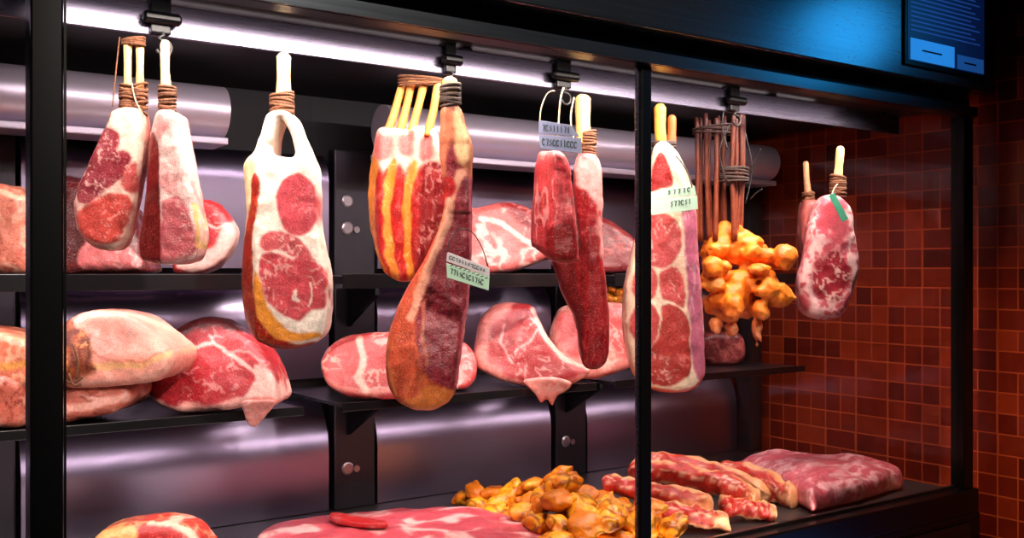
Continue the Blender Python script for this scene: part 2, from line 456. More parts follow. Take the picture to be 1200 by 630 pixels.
# back panels in three tiers; each curls back at its top edge
def back_panel(x0, x1, z0, z1, R=.10, sq=.8):
    prof = []
    prof.append((YB, z0))
    prof.append((YB, z1-R))
    for k in range(1, 15):
        a = k/14*math.radians(62)
        prof.append((YB+R*sq*(1-math.cos(a)), z1-R+R*math.sin(a)))
    n = len(prof); P = [(x, y, z) for x in (x0, x1) for y, z in prof]
    P += [(x, YB+.085, z) for x in (x0, x1) for z in (z0, prof[-1][1])]
    f = [(i, n+i, n+i+1, i+1) for i in range(n-1)]
    b = 2*n
    f += [(n-1, 2*n-1, b+3, b+1), (0, b, b+2, n), tuple(list(range(n))+[b+1, b])[::-1], tuple(list(range(n, 2*n))+[b+3, b+2]), (b, b+1, b+3, b+2)]
    mb = MB().add(P, f)
    o = part(mb, 'back_panel', M['panel'], smooth=True)
    o.data.set_sharp_from_angle(angle=.6)
    return o
segs = [(XL+.02, .21), (.343, 1.022), (1.154, 1.70), (1.832, 2.46)]
for x0, x1 in segs:
    back_panel(x0, x1, 1.51, 1.795, .08); back_panel(x0, x1, 1.245, 1.475, .09); back_panel(x0, x1, FLOOR+.002, 1.205, .15)
# air ducts along the top of the back
def duct(x0, x1):
    c, r = (2.10, 1.84), .055
    pr = [(c[0]+r*math.cos(a), c[1]+r*math.sin(a)) for a in np.linspace(0, 2*math.pi, 28, endpoint=False)]
    o = part(MB().prism(pr, 0, x0, x1), 'air_duct', M['tube'], smooth=True); o.data.set_sharp_from_angle(angle=.7)
    part(MB().box(x0, x1, 2.06, 2.16, 1.768, 1.783, .003), 'duct_tray', M['tube'])
duct(XL+.02, onY(264, 100, 2.08)[0]); duct(onY(452, 100, 2.08)[0], 2.44)
# hanging rail
part(MB().box(XL+.02, 2.46, 1.647, 1.655, 1.882, 1.935, .0015), 'hanging_rail', M['rail'])
for x in (-.6, .30, 1.05, 1.95, 2.40):
    part(MB().box(x-.012, x+.012, 1.656, 1.70, 1.90, 1.9415, .001), 'rail_bracket', M['black'])
# led strips: above the door, and an added one hidden behind the rail
part(MB().box(.30, 2.30, 1.525, 1.545, 1.925, 1.9395, .002), 'light_strip', M['led'])
part(MB().box(.30, 2.12, 1.666, 1.674, 1.925, 1.931, .001), 'light_strip', M['led2'])  # unseen strip added to brighten the ducts
part(MB().box(XL+.05, .22, 1.525, 1.545, 1.925, 1.9395, .002), 'light_strip', M['led'])
# control panel on the header
cp0, cp1 = onY(1058, 80, 1.4245), onY(1152, 96, 1.4245)
x0, x1 = cp0[0], cp1[0]; zb = onY(1060, 76, 1.4245)[2]
panel = part(MB().box(x0, x1, 1.418, 1.4247, zb, zb+.42, .002), 'control_panel', M['black'])
part(MB().box(x0+.008, x1-.008, 1.4165, 1.4178, zb+.012, zb+.40), 'screen', M['screen'], panel)
mb = MB()
for k in range(11):
    z = zb+.085+k*.011; mb.box(x0+.02, x1-.03-.02*(k % 3), 1.4158, 1.4163, z, z+.003)
part(mb, 'screen_line', M['screenline'], panel)
w = x1-x0
for a, b, za, zc, mt in ((.05, .58, .014, .066, 'screenlit'), (.62, .96, .014, .05, 'screendim'), (.25, .6, .235, .26, 'screendim'), (.62, .9, .235, .26, 'screendim')):
    bt = part(MB().box(x0+w*a, x0+w*b, 1.4145, 1.4162, zb+za, zb+zc, .0005), 'screen_button', M[mt], panel)
    part(MB().box(x0+w*(a+.25*(b-a)), x0+w*(a+.7*(b-a)), 1.4137, 1.4144, zb+(za+zc)/2-.002, zb+(za+zc)/2+.002), 'button_dash', M['black'], bt)

#@@MEATS
# ---------------------------------------------------------------- meat
FATW, FATP, FATY = L(250, 226, 212), L(246, 200, 190), L(240, 172, 66)
REDD, RED, PINK, PURP = L(128, 14, 18), L(182, 40, 42), L(212, 92, 92), L(132, 40, 52)

class Frame:
    """local frame of one thing, parallel to the picture plane at distance t; px, py are its own front coordinates"""
    MID = 16                     # depth, in front coordinates, of the plane the outlines belong to
    def __init__(s, ax, ay, t): s.ax, s.ay, s.t, s.s = ax, ay, t, t/F
    def loc(s): return W(s.ax, s.ay, s.t)
    def pt(s, px, py, y=0): return ((px-s.ax)*s.s, (y-s.MID)*s.s, (s.ay-py)*s.s)

def slab_f(poly, front, back, r, hole=None):
    def f(X, Y, PY):
        d2 = polysdf(poly, X[:, :, :], PY)          # shape (nx,1,nz)
        if hole is not None: d2 = np.maximum(d2, -polysdf(hole, X, PY))
        fr = front(X, PY) if callable(front) else front
        b = np.maximum(fr-Y, Y-back)+r; a = d2+r
        b = np.broadcast_to(b, np.broadcast_shapes(a.shape, Y.shape, np.shape(b))); a = np.broadcast_to(a, b.shape)
        return np.minimum(np.maximum(a, b), 0)+np.hypot(np.maximum(a, 0), np.maximum(b, 0))-r
    return f
def mesh_px(f, bx, by, bz, h, lump=0, lf=.06, rel=2):
    """bx, by, bz: ranges of px, depth, py"""
    xs = np.arange(bx[0], bx[1]+h, h); ys = np.arange(by[0], by[1]+h, h); vs = np.arange(-bz[1], -bz[0]+h, h)
    X, Y, V = xs[:, None, None], ys[None, :, None], vs[None, None, :]
    g = np.array(np.broadcast_to(f(X, Y, -V), (len(xs), len(ys), len(vs))))
    if lump: g = g+lump*fbm(X*lf, Y*lf, V*lf, 3)
    P, Q = snet(g, (xs[0], ys[0], vs[0]), h)
    return relax(P, Q, rel), Q
def split_build(fr, root, P, Q, col, pid, names, mats):
    n = vnormals(P, Q)
    Lc = np.stack([(P[:, 0]-fr.ax)*fr.s, (P[:, 1]-fr.MID)*fr.s, (fr.ay+P[:, 2])*fr.s], 1)
    if len(names) == 1:
        return [raw(names[0], Lc, Q, mats[0], root, True, col)]
    fp = pid[Q[:, 0]]
    out = []
    for k, nm in enumerate(names):
        q = Q[fp == k]
        if len(q) == 0: continue
        u, inv = np.unique(q, return_inverse=True); q = inv.reshape(q.shape)
        out.append(raw(nm, Lc[u], q, mats[k % len(mats)], root, True, col[u], n[u]))
    return out
class Paint:
    """colour of the flesh itself at each point"""
    def __init__(s, P, seed=0):
        s.x, s.y, s.z = P[:, 0], P[:, 1], -P[:, 2]; s.seed = seed
        s.pid = np.zeros(len(P), int)
        o = seed*3.7
        s.wx = 4*noise(s.x*.07+o, s.y*.07, s.z*.07)+1.5*noise(s.x*.22+o, s.y*.22, s.z*.22)
        s.wz = 4*noise(s.x*.07+o+9, s.y*.07+3, s.z*.07)+1.5*noise(s.x*.22, s.y*.22+o, s.z*.22+5)
        s.col = np.zeros((len(P), 3))
    def base(s, c, var=.12, f=.05):
        v = 1+var*fbm(s.x*f+s.seed, s.y*f, s.z*f)
        s.col = np.outer(v, c); return s
    def blend(s, m, c):
        s.col = s.col*(1-m)[:, None]+np.asarray(c)*m[:, None]; return s
    def region(s, poly, c, soft=2.0, warp=.6, var=.2, marb=0, mfreq=.12, mcol=None, pid=None, depth=None, sp=True, thr=.10, stretch=1.0):
        q = spline(poly) if sp else np.array(poly, float)
        d = polysdf(q, s.x+s.wx*warp, s.z+s.wz*warp)
        m = 1-sstep(-soft, soft, d)
        if depth is not None: m = m*(1-sstep(depth, depth+6, s.y))
        cc = np.outer(1+var*fbm(s.x*.09+s.seed, s.y*.09, s.z*.09), c)
        s.col = s.col*(1-m)[:, None]+cc*m[:, None]
        if marb: s.veins(marb, mfreq, mcol, m, thr, stretch)
        if pid is not None: s.pid[(m > .5)] = pid
        return s
    def veins(s, k, f=.12, c=None, mask=None, thr=.10, stretch=1.0, seed=0):
        """thin wandering lines of fat"""
        c = FATP if c is None else c
        n = fbm((s.x+s.wx)*f+s.seed*1.3+seed, s.y*f, (s.z+s.wz)*f/stretch, 2)
        m = (1-sstep(thr*.4, thr, np.abs(n)))*k
        m = m*sstep(-.35, .25, noise(s.x*.045+s.seed+seed, s.y*.045, s.z*.045))
        if mask is not None: m = m*mask
        return s.blend(m, c)
    def line(s, pts, w, c, k=1.0, warp=.5):
        p = spline(pts) if False else pts
        d = linedist(p, s.x+s.wx*warp, s.z+s.wz*warp)
        return s.blend(k*(1-sstep(w*.4, w, d)), c)
    def deeper(s, c, d0, d1, k=1.0):
        """flesh of another colour on the cut side, away from the face"""
        return s.blend(k*sstep(d0, d1, s.y), c)
    def grain(s, k=.2, fx=.35, fz=.05):
        s.col = s.col*(1+k*fbm(s.x*fx+s.seed, s.y*fx, s.z*fz, 2))[:, None]; return s

def bone(fr, root, pts, rad, c0=(250, 226, 178), c1=(224, 150, 80), name='bone', y=None, n=14):
    """tapered bone along px points (px, py[, depth])"""
    p = [(q[0], q[1], q[2] if len(q) > 2 else 0) for q in pts]
    P = np.array(p, float); k = 8; out = []
    rad = list(rad) if hasattr(rad, '__len__') else [rad]*len(p)
    R = []
    for i in range(len(P)-1):
        for j in range(k):
            out.append(P[i]+(P[i+1]-P[i])*j/k); R.append(rad[i]+(rad[i+1]-rad[i])*j/k)
    out.append(P[-1]); R.append(rad[-1])
    out, R = np.array(out), np.array(R)
    R = R*(1+.07*noise(out[:, 0]*.2, out[:, 2]*.2, out[:, 1]*.2))
    # rounded ends
    R[0] *= .7; out = np.concatenate([[out[0]-(out[1]-out[0])/np.linalg.norm(out[1]-out[0])*R[0]*.25], out]); R = np.concatenate([[R[0]*.55], R])
    mb = MB().tube([fr.pt(a, b, c) for a, b, c in out], [r*fr.s for r in R], n)
    V = np.array(mb.v); h = V[:, 2]
    tt = (h.max()-h)/(h.max()-h.min()+1e-9)
    nn = fbm(V[:, 0]/fr.s*.15, V[:, 1]/fr.s*.15, V[:, 2]/fr.s*.06)
    m = np.clip(tt*.8+.5*nn, 0, 1)[:, None]
    col = L(*c0)*(1-m)+L(*c1)*m
    return raw(name, mb.v, mb.f, M['bone'], root, True, col)
def wrap(fr, root, cx, y0, y1, rx, ry=None, mat='twine', n=7, depth=0, w=1.5, name='hanging_twine', slant=0, seed=0):
    """turns of twine round a bone between rows y0 and y1"""
    rnd = random.Random(seed+cx); mb = MB(); ry = ry or rx; n = int(n*1.5)
    for i in range(n):
        yy = y0+(y1-y0)*(i+.5)/n; tl = rnd.uniform(-3.2, 3.2)
        c = cx+slant*(yy-y0)
        mb.tube([fr.pt(c+rx*math.cos(a), yy+tl*math.cos(a+i), depth+ry*math.sin(a)) for a in np.linspace(0, 2*math.pi, 20, endpoint=False)],
                [fr.s*w*rnd.uniform(.8, 1.25)]*20, 6, True)
    return mb.obj(name, M[mat], root, smooth=True)
def string(fr, root, pts, w=.7, mat='cord', name='cord'):
    p = [Vector(fr.pt(*q)) for q in pts]; out = []
    for i in range(len(p)-1):
        a, b, c, d = p[max(0, i-1)], p[i], p[i+1], p[min(len(p)-1, i+2)]
        for k in range(6):
            t = k/6
            out.append(.5*((2*b)+(c-a)*t+(2*a-5*b+4*c-d)*t*t+(-a+3*b-3*c+d)*t**3))
    out.append(p[-1])
    return MB().tube(out, w*fr.s, 6).obj(name, M[mat], root, smooth=True)

def piece(name, label, cat, poly, t, paint, front=0, back=40, r=8, h=2.0, lump=0, lf=.06, names=('meat',), mats=('meat',), hole=None, group=None, rel=2, anchor=None, single=False, stand=None):
    q = spline(poly); hq = spline(hole) if hole else None
    xs, zs = q[:, 0], q[:, 1]
    ax, ay = anchor or ((xs.min()+xs.max())/2, zs.max())
    fr = Frame(ax, ay, t)
    fm = front if callable(front) else None
    lump = max(lump, 1.6); lf = max(lf, .075)
    lo = -6 if fm is None else min(-6, float(np.min(fm(xs, zs)))-12)
    pad = 6+lump
    P, Q = mesh_px(slab_f(q, front, back, r, hq), (xs.min()-pad, xs.max()+pad), (lo-lump, back+6+lump), (zs.min()-pad, zs.max()+pad), h, lump, lf, rel)
    if stand is not None: P[:, 2] = np.maximum(P[:, 2], -stand+.8)
    pa = Paint(P, len(bpy.data.objects) % 17); paint(pa)
    if single:
        root = split_build(fr, None, P, Q, pa.col, pa.pid, (name,), [M[m] for m in mats])[0]
        root.location = fr.loc(); root.rotation_euler = (0, 0, ROT); tag(root, label, cat, group)
        return fr, root
    root = thing(name, label, cat, fr.loc(), ROT, group)
    split_build(fr, root, P, Q, pa.col, pa.pid, names, [M[m] for m in mats])
    return fr, root

TR = lambda x: t_at(x, 1.63)

# --- steak with two bare bones, first on the rail
def pt1(p):
    p.base(L(246, 208, 190), .08); p.veins(.35, .09, L(226, 140, 130), thr=.2)
    p.region([(124,152),(136,151),(145,160),(143,174),(132,181),(119,180),(113,174)], L(150, 54, 66), marb=.5, mfreq=.2, pid=1)
    p.region([(110,182),(126,177),(148,177),(158,186),(154,206),(140,218),(122,232),(108,240),(97,237),(95,222),(102,204)], L(146, 50, 62), marb=.7, mfreq=.13, pid=1)
    p.region([(157,198),(164,194),(163,224),(153,226),(149,216)], L(206, 96, 92), marb=.5, pid=1)
    p.region([(108,240),(128,231),(150,229),(158,238),(153,262),(144,284),(128,287),(110,281),(98,264),(97,250)], L(206, 84, 74), marb=.35, mfreq=.16, pid=1)
    p.line([(92,245),(95,265),(108,284),(128,291)], 5, L(212, 120, 110), .7)
    p.deeper(L(172, 60, 54), 14, 26, .8)
fr, r = piece('bone_in_steak', 'marbled steak hung by two bare bones, first after the thick post', 'meat',
    [(134,131),(150,127),(166,130),(170,152),(168,185),(163,215),(157,245),(150,275),(142,290),(128,293),(110,288),(96,273),(90,250),(91,230),(100,205),(112,180),(122,158),(130,142)],
    TR(130)*1.02, pt1, 0, 44, 12, 1.8, 1.2, names=('fat', 'lean'))
bone(fr, r, [(148,46,20),(148,80,20),(147,140,22)], [5, 4.2, 6], c0=(232, 200, 146))
bone(fr, r, [(161,46,24),(161,80,24),(160,140,26)], [5, 4.2, 6], c0=(232, 196, 140), c1=(214,140,80))
wrap(fr, r, 154, 44, 52, 13, 8, n=3, depth=22)
wrap(fr, r, 147, 98, 126, 8, 8, n=6, depth=22, w=1.9); wrap(fr, r, 161, 97, 132, 8, 8, n=7, depth=24, w=1.9, seed=3)
string(fr, r, [(141,44,14),(139,70,12),(136,100,12),(135,126,8)], .9, 'twine', 'hanging_cord')
string(fr, r, [(156,98,12),(160,115,10),(166,128,8),(172,140,10)], .8, 'cord', 'hanging_cord')

# --- wedge shaped steak with dark red cut side
def rdg(x, z): return np.where(x < 191+.01*z, (191+.01*z-x)*.8, (x-191-.01*z)*.35)
def pt2(p):
    p.base(L(248, 208, 200), .08); p.veins(.6, .07, L(220, 116, 116), thr=.16, stretch=3); p.veins(.3, .15, L(220, 120, 120), thr=.12, stretch=3, seed=5)
    p.region([(198,236),(213,230),(222,250),(229,278),(228,298),(204,306),(193,300),(194,255)], L(216, 110, 116), marb=.5, pid=1)
    p.line([(226,240),(231,265),(231,290)], 2.5, L(240, 190, 120), .9)
    p.region([(172,156),(184,156),(191,174),(193,240),(194,312),(160,312),(148,298),(150,270),(160,235),(165,190)], L(142, 18, 22), soft=1.2, warp=.25, var=.35, pid=2, sp=False)
    m = (p.pid == 2)
    p.col[m] *= (1+.35*fbm(p.x*.12, p.y*.1, p.z*.03, 3))[m][:, None]
    p.deeper(L(170, 66, 60), 46, 56, .8)
fr, r = piece('bone_in_steak', 'wedge shaped steak with dark red cut side and pale fat face, one white bone', 'meat',
    [(184,134),(196,130),(207,133),(213,160),(220,195),(228,238),(234,270),(232,290),(226,303),(205,309),(180,308),(163,305),(156,295),(157,275),(163,250),(168,215),(172,180),(176,155)],
    TR(195)*.975, pt2, rdg, 60, 8, 1.8, 1.0, names=('fat', 'lean', 'cut_side'))
bone(fr, r, [(192,47,20),(192,80,20),(194,140,24)], [5.5, 5, 7], c0=(236, 210, 164))
wrap(fr, r, 194, 100, 134, 9, 9, n=8, depth=22, w=1.9, seed=2)

# --- large cut on forked arms
def rdg3(x, z): return np.where(x < 304, (304-x)*.85, (x-304)*.10)
H3 = [(314,136),(325,130),(338,131),(346,140),(353,157),(363,182),(370,200),(371,235),(372,265),(379,300),(384,330),(384,365),(380,388),(370,400),(350,408),(325,408),(303,398),(289,380),(281,350),(281,310),(284,280),(287,250),(285,220),(283,197),(287,187),(299,177),(307,160)]
def pt3(p):
    p.base(L(253, 236, 220), .05); p.veins(.25, .08, L(240, 190, 170), thr=.2)
    p.region([(276,180),(296,184),(302,200),(300,240),(294,300),(290,330),(276,330)], L(250, 226, 180), soft=5, warp=.4, var=.08, sp=False)
    p.region([(301,205),(309,212),(309,232),(302,262),(298,298),(300,335),(306,365),(322,388),(345,402),(368,402),(350,414),(320,414),(295,402),(276,380),(272,340),(278,308),(288,268),(296,234)], L(168, 42, 26), soft=1.6, warp=.6, var=.4, marb=.5, mfreq=.1, mcol=L(226, 130, 60), pid=2)
    p.region([(302,318),(310,334),(317,358),(334,380),(352,389),(374,388),(376,394),(350,400),(328,396),(311,380),(303,360),(300,336)], L(236, 156, 62), soft=2, warp=.5, var=.15)
    p.region([(349,204),(362,210),(371,226),(372,250),(366,270),(352,278),(338,270),(329,252),(328,230),(335,212)], L(208, 88, 98), warp=.4, marb=.2, mfreq=.16, pid=1)
    p.region([(311,278),(326,270),(342,274),(356,286),(366,296),(362,304),(346,300),(330,292),(318,296),(309,290)], L(206, 100, 104), marb=.7, mfreq=.14, pid=1)
    p.region([(312,300),(328,296),(346,302),(366,300),(380,316),(383,345),(380,362),(368,362),(356,374),(340,372),(324,360),(312,345),(307,322)], L(206, 84, 92), marb=.55, mfreq=.11, pid=1, warp=.8)
    p.line([(349,340),(347,348),(353,352)], 3, FATW, .9)
    p.line([(366,330),(368,345),(365,358)], 1.6, FATW, .8)
    p.deeper(L(200, 120, 70), 44, 58, .7)
fr, r = piece('bone_in_cut', 'large hung cut with white fat frame round two pink eyes and forked top', 'meat', H3, TR(333)*.985, pt3, rdg3, 58, 9, 1.8, .8,
    hole=[(329,141),(335,144),(342,160),(347,178),(343,185),(331,184),(322,180),(323,164)], names=('fat', 'lean_eye', 'cut_side'))
bone(fr, r, [(331,62,22),(331,90,22),(330,140,26)], [8.5, 8, 10], c0=(236, 214, 172), c1=(226, 186, 128))
wrap(fr, r, 328.5, 109, 131, 13, 11, n=9, depth=24, w=1.9, seed=5)

# --- rack of four chops seen edge on
def fr4(x, z):
    k = (x-428)/22.0
    return 14+10*(k-np.floor(k))*0+3.0*np.sin(k*2*math.pi)+np.maximum(0, (450-x))*.9
def pt4(p):
    p.base(L(176, 26, 24), .35, .08); p.veins(.5, .1, L(226, 120, 100), thr=.06)
    p.blend(1-sstep(190, 205, p.z+p.wz+4*np.sin(p.x*.5)), L(238, 186, 170))
    for a in ((448,172,9),(476,168,8),(500,172,8)):
        p.region([(a[0]-a[2],a[1]-12),(a[0]+a[2],a[1]-14),(a[0]+a[2],a[1]+10),(a[0]-a[2],a[1]+14)], L(206, 110, 106), soft=4)
    p.region([(494,196),(512,190),(520,215),(520,330),(480,340),(488,300),(492,240)], L(146, 26, 32), soft=3, var=.3, marb=.4)
    fs = [[(432,185),(442,190),(438,230),(440,270),(447,303),(455,322),(448,318),(434,290),(424,255),(424,215)],
          [(456,192),(464,192),(458,240),(460,282),(469,328),(462,330),(452,300),(449,260),(450,225)],
          [(481,192),(490,192),(482,240),(481,285),(486,328),(478,330),(474,300),(472,250),(474,220)]]
    for q in fs: p.region(q, L(226, 138, 50), soft=1.3, warp=.5, var=.25, pid=1, marb=.5, mcol=L(246, 200, 130))
    p.deeper(L(150, 30, 28), 60, 70, .7)
fr, r = piece('rib_rack', 'rack of ribs seen edge on with yellow fat bands between red chops', 'meat',
    [(440,152),(455,147),(470,150),(490,147),(508,150),(518,170),(526,200),(526,240),(518,280),(505,310),(490,325),(470,330),(450,319),(437,292),(430,258),(428,218),(432,180)],
    TR(480)*1.015, pt4, fr4, 66, 9, 1.8, 1.0, names=('lean', 'fat_band'))
for a, b, c, d in (((470,96),(461,130),(452,160),30),((482,90),(474,128),(466,160),30),((498,88),(488,128),(480,160),28),((513,92),(507,130),(500,160),26)):
    bone(fr, r, [(*a, d), (*b, d-2), (*c, d-6)], [4.6, 4.8, 6], c0=(226, 160, 84), c1=(206, 116, 54))
wrap(fr, r, 492, 88, 98, 26, 10, n=3, depth=28, w=1.4, seed=8)

# --- long curled cut on a bone
def pt5(p):
    p.base(L(140, 42, 56), .3, .06); p.grain(.35, .3, .04); p.veins(.35, .12, L(190, 100, 100), thr=.08, stretch=1.6)
    p.region([(508,120),(546,120),(560,160),(560,205),(545,205),(538,180),(530,165),(524,190),(522,232),(508,232)], L(198, 120, 88), soft=4, var=.2)
    p.region([(532,128),(545,150),(552,180),(540,196),(534,170)], L(232, 186, 140), soft=3)
    p.region([(523,225),(520,262),(508,296),(497,330),(490,372),(494,410),(505,440),(522,452),(515,482),(480,482),(450,455),(448,410),(456,372),(470,340),(492,305),(507,275)], L(192, 86, 56), soft=2.5, warp=.7, var=.35, marb=.45, mcol=L(214, 130, 84), mfreq=.06, pid=1, stretch=2.5); p.grain(.3, .35, .03)
    p.line([(540,205),(529,228),(524,262),(510,298),(494,336),(484,372)], 7, L(226, 168, 140), .85)
    p.line([(500,350),(497,390),(503,425)], 3, L(206, 120, 90), .7)
    p.line([(470,330),(458,375),(455,420),(466,460)], 3, L(216, 140, 80), .6)
    p.region([(500,448),(520,452),(533,458),(528,472),(508,480),(486,478),(470,468),(488,462)], L(222, 130, 66), soft=3, warp=.6, pid=1)
    p.line([(551,210),(552,300),(545,380),(535,450)], 2.5, L(196, 110, 120), .8)
    p.region([(515,212),(529,209),(535,221),(529,232),(516,230)], L(176, 30, 36), soft=2, warp=.2)
fr, r = piece('curled_cut', 'long curved dark cut curling out at its foot, tag tied on', 'meat',
    [(519,124),(537,124),(547,150),(554,175),(553,200),(553,240),(552,300),(549,345),(545,380),(540,420),(534,455),(525,470),(508,478),(485,476),(466,465),(455,445),(453,415),(458,385),(468,355),(482,330),(497,305),(510,280),(519,250),(522,225),(519,210),(517,195),(515,170),(516,145)],
    TR(515)*.965, pt5, lambda x, z: np.where(z > 250, np.abs(x-(505+(300-z)*.12))*.30-sstep(330, 440, z)*16, 4)*1.0, 34, 8, 1.8, 1.0, names=('lean', 'outer_skin'))
bone(fr, r, [(527,92,14),(528,112,14),(530,150,16)], [9, 8, 9], c0=(240, 190, 110), c1=(190, 120, 70))
wrap(fr, r, 528, 100, 124, 11, 10, 'darktwine', n=9, depth=14, w=1.9, seed=4)

# --- two hung strips of lean beef
def pt6(p):
    p.base(L(188, 62, 68), .15, .06); p.grain(.55, .3, .04); p.veins(.7, .1, L(236, 170, 165), thr=.12, stretch=4)
    p.blend(.5*(1-sstep(178, 194, p.z)), L(226, 156, 150))
    p.region([(641,272),(652,263),(673,266),(677,300),(655,306),(642,300)], L(140, 20, 26), soft=1.5, warp=.4, var=.3, pid=1)
    p.deeper(L(140, 28, 34), 20, 34)
fr, r = piece('beef_strip', 'shorter strip of red beef with square cut foot, hung beside the grey tag', 'meat',
    [(630,181),(645,177),(660,180),(668,200),(672,230),(675,262),(678,298),(676,306),(656,307),(640,300),(628,290),(623,285),(623,255),(626,220)],
    TR(650)*.965, pt6, lambda x, z: np.where(x < 648, (648-x)*.9, (x-648)*.25), 42, 8, 1.8, 1.0, names=('lean', 'cut_end'))
string(fr, r, [(652,176,10),(654,150,8),(656,120,8),(660,104,10)], 1.0, 'cord', 'hanging_cord')
def pt7(p):
    p.base(L(160, 22, 32), .3, .06); p.grain(.5, .25, .03); p.veins(.5, .08, L(214, 100, 100), thr=.07, stretch=4)
    p.region([(672,176),(700,174),(710,190),(712,240),(712,300),(703,300),(699,262),(693,230),(676,214)], L(228, 158, 152), soft=3.5, warp=.9, var=.25, marb=.9, mcol=L(190, 66, 74), pid=1, stretch=4, thr=.2)
    p.line([(708,290),(713,340),(716,400),(713,424)], 2.6, L(232, 160, 160), .8)
    p.region([(640,300),(668,303),(676,330),(684,380),(680,420),(668,372),(652,330)], L(128, 18, 26), soft=2, var=.3)
fr, r = piece('beef_strip', 'long pointed strip of dark red beef with a pale bone at the top', 'meat',
    [(676,184),(690,180),(700,185),(705,205),(706,240),(706,290),(711,340),(714,380),(713,415),(707,428),(695,432),(684,428),(679,410),(677,390),(672,370),(660,345),(652,320),(647,304),(664,302),(676,296),(675,262),(672,220)],
    TR(685), pt7, lambda x, z: np.abs(x-690)*.25, 44, 8, 1.8, 1.0, names=('lean', 'fat'))
bone(fr, r, [(683,112,18),(683,140,18),(686,192,20)], [9.5, 9, 8], c0=(236, 196, 130), c1=(226, 180, 106))
wrap(fr, r, 689, 154, 182, 9, 9, n=8, depth=18, w=1.9, seed=7)
string(fr, r, [(672,116,6),(668,140,4),(672,165,6),(680,178,8)], 1.0, 'cord', 'hanging_cord')

# --- broad marbled slab behind the middle post
def pt8(p):
    p.base(L(250, 222, 194), .06); p.veins(.3, .08, L(236, 150, 130), thr=.2)
    p.region([(800,236),(815,245),(821,300),(827,390),(830,432),(822,446),(812,430),(806,385),(803,340),(799,295)], L(206, 116, 140), soft=2, warp=.6, marb=.5, mcol=L(240, 190, 200), stretch=3, pid=2)
    for q, c in (([(752,263),(768,251),(788,258),(796,275),(793,298),(780,311),(764,314),(751,304)], (206, 92, 92)),
                 ([(742,318),(757,312),(767,322),(765,345),(756,352),(744,350),(738,335)], (210, 98, 96)),
                 ([(770,322),(785,312),(797,326),(800,358),(786,354),(772,347)], (204, 86, 84)),
                 ([(741,362),(759,355),(769,372),(765,400),(749,405),(738,388)], (206, 90, 88)),
                 ([(773,360),(790,358),(802,372),(807,405),(808,430),(796,447),(772,450),(751,440),(744,420),(759,408),(770,390)], (192, 72, 66))):
        p.region(q, L(*c), soft=1.5, warp=.6, marb=.6, mfreq=.13, pid=1)
    p.region([(766,186),(776,182),(787,216),(772,222),(760,224)], L(150, 22, 24), soft=1.5, warp=.3, pid=1)
    p.region([(742,444),(760,452),(790,455),(812,452),(826,440),(824,462),(760,466)], L(206, 60, 50), soft=2.5)
    p.deeper(L(206, 116, 120), 18, 30, .8)
fr, r = piece('bone_in_slab', 'broad marbled slab on two bones hung just behind the middle post', 'meat',
    [(766,175),(776,166),(790,175),(801,197),(810,218),(815,240),(818,268),(820,300),(824,345),(827,390),(829,430),(825,446),(812,456),(790,459),(765,456),(745,442),(735,412),(731,372),(733,335),(740,300),(748,270),(755,240),(760,210)],
    TR(780)*1.0, pt8, lambda x, z: np.where(x > 802, (x-802)*.8, 0)+0*z, 44, 9, 1.8, 1.0, names=('fat', 'lean', 'pink_side'))
bone(fr, r, [(774,122,20),(774,150,20),(778,190,22)], [7, 6.5, 7], c0=(250, 190, 90), c1=(236, 150, 60))
bone(fr, r, [(789,134,26),(789,150,26),(788,190,26)], [5, 5, 6], c0=(190, 100, 50), c1=(150, 74, 40))
wrap(fr, r, 779, 166, 192, 13, 11, 'darktwine', n=8, depth=21, w=1.9, seed=6)
string(fr, r, [(789,180,4),(797,192,2),(806,212,2),(814,236,2)], 1.0, 'cord', 'hanging_cord')

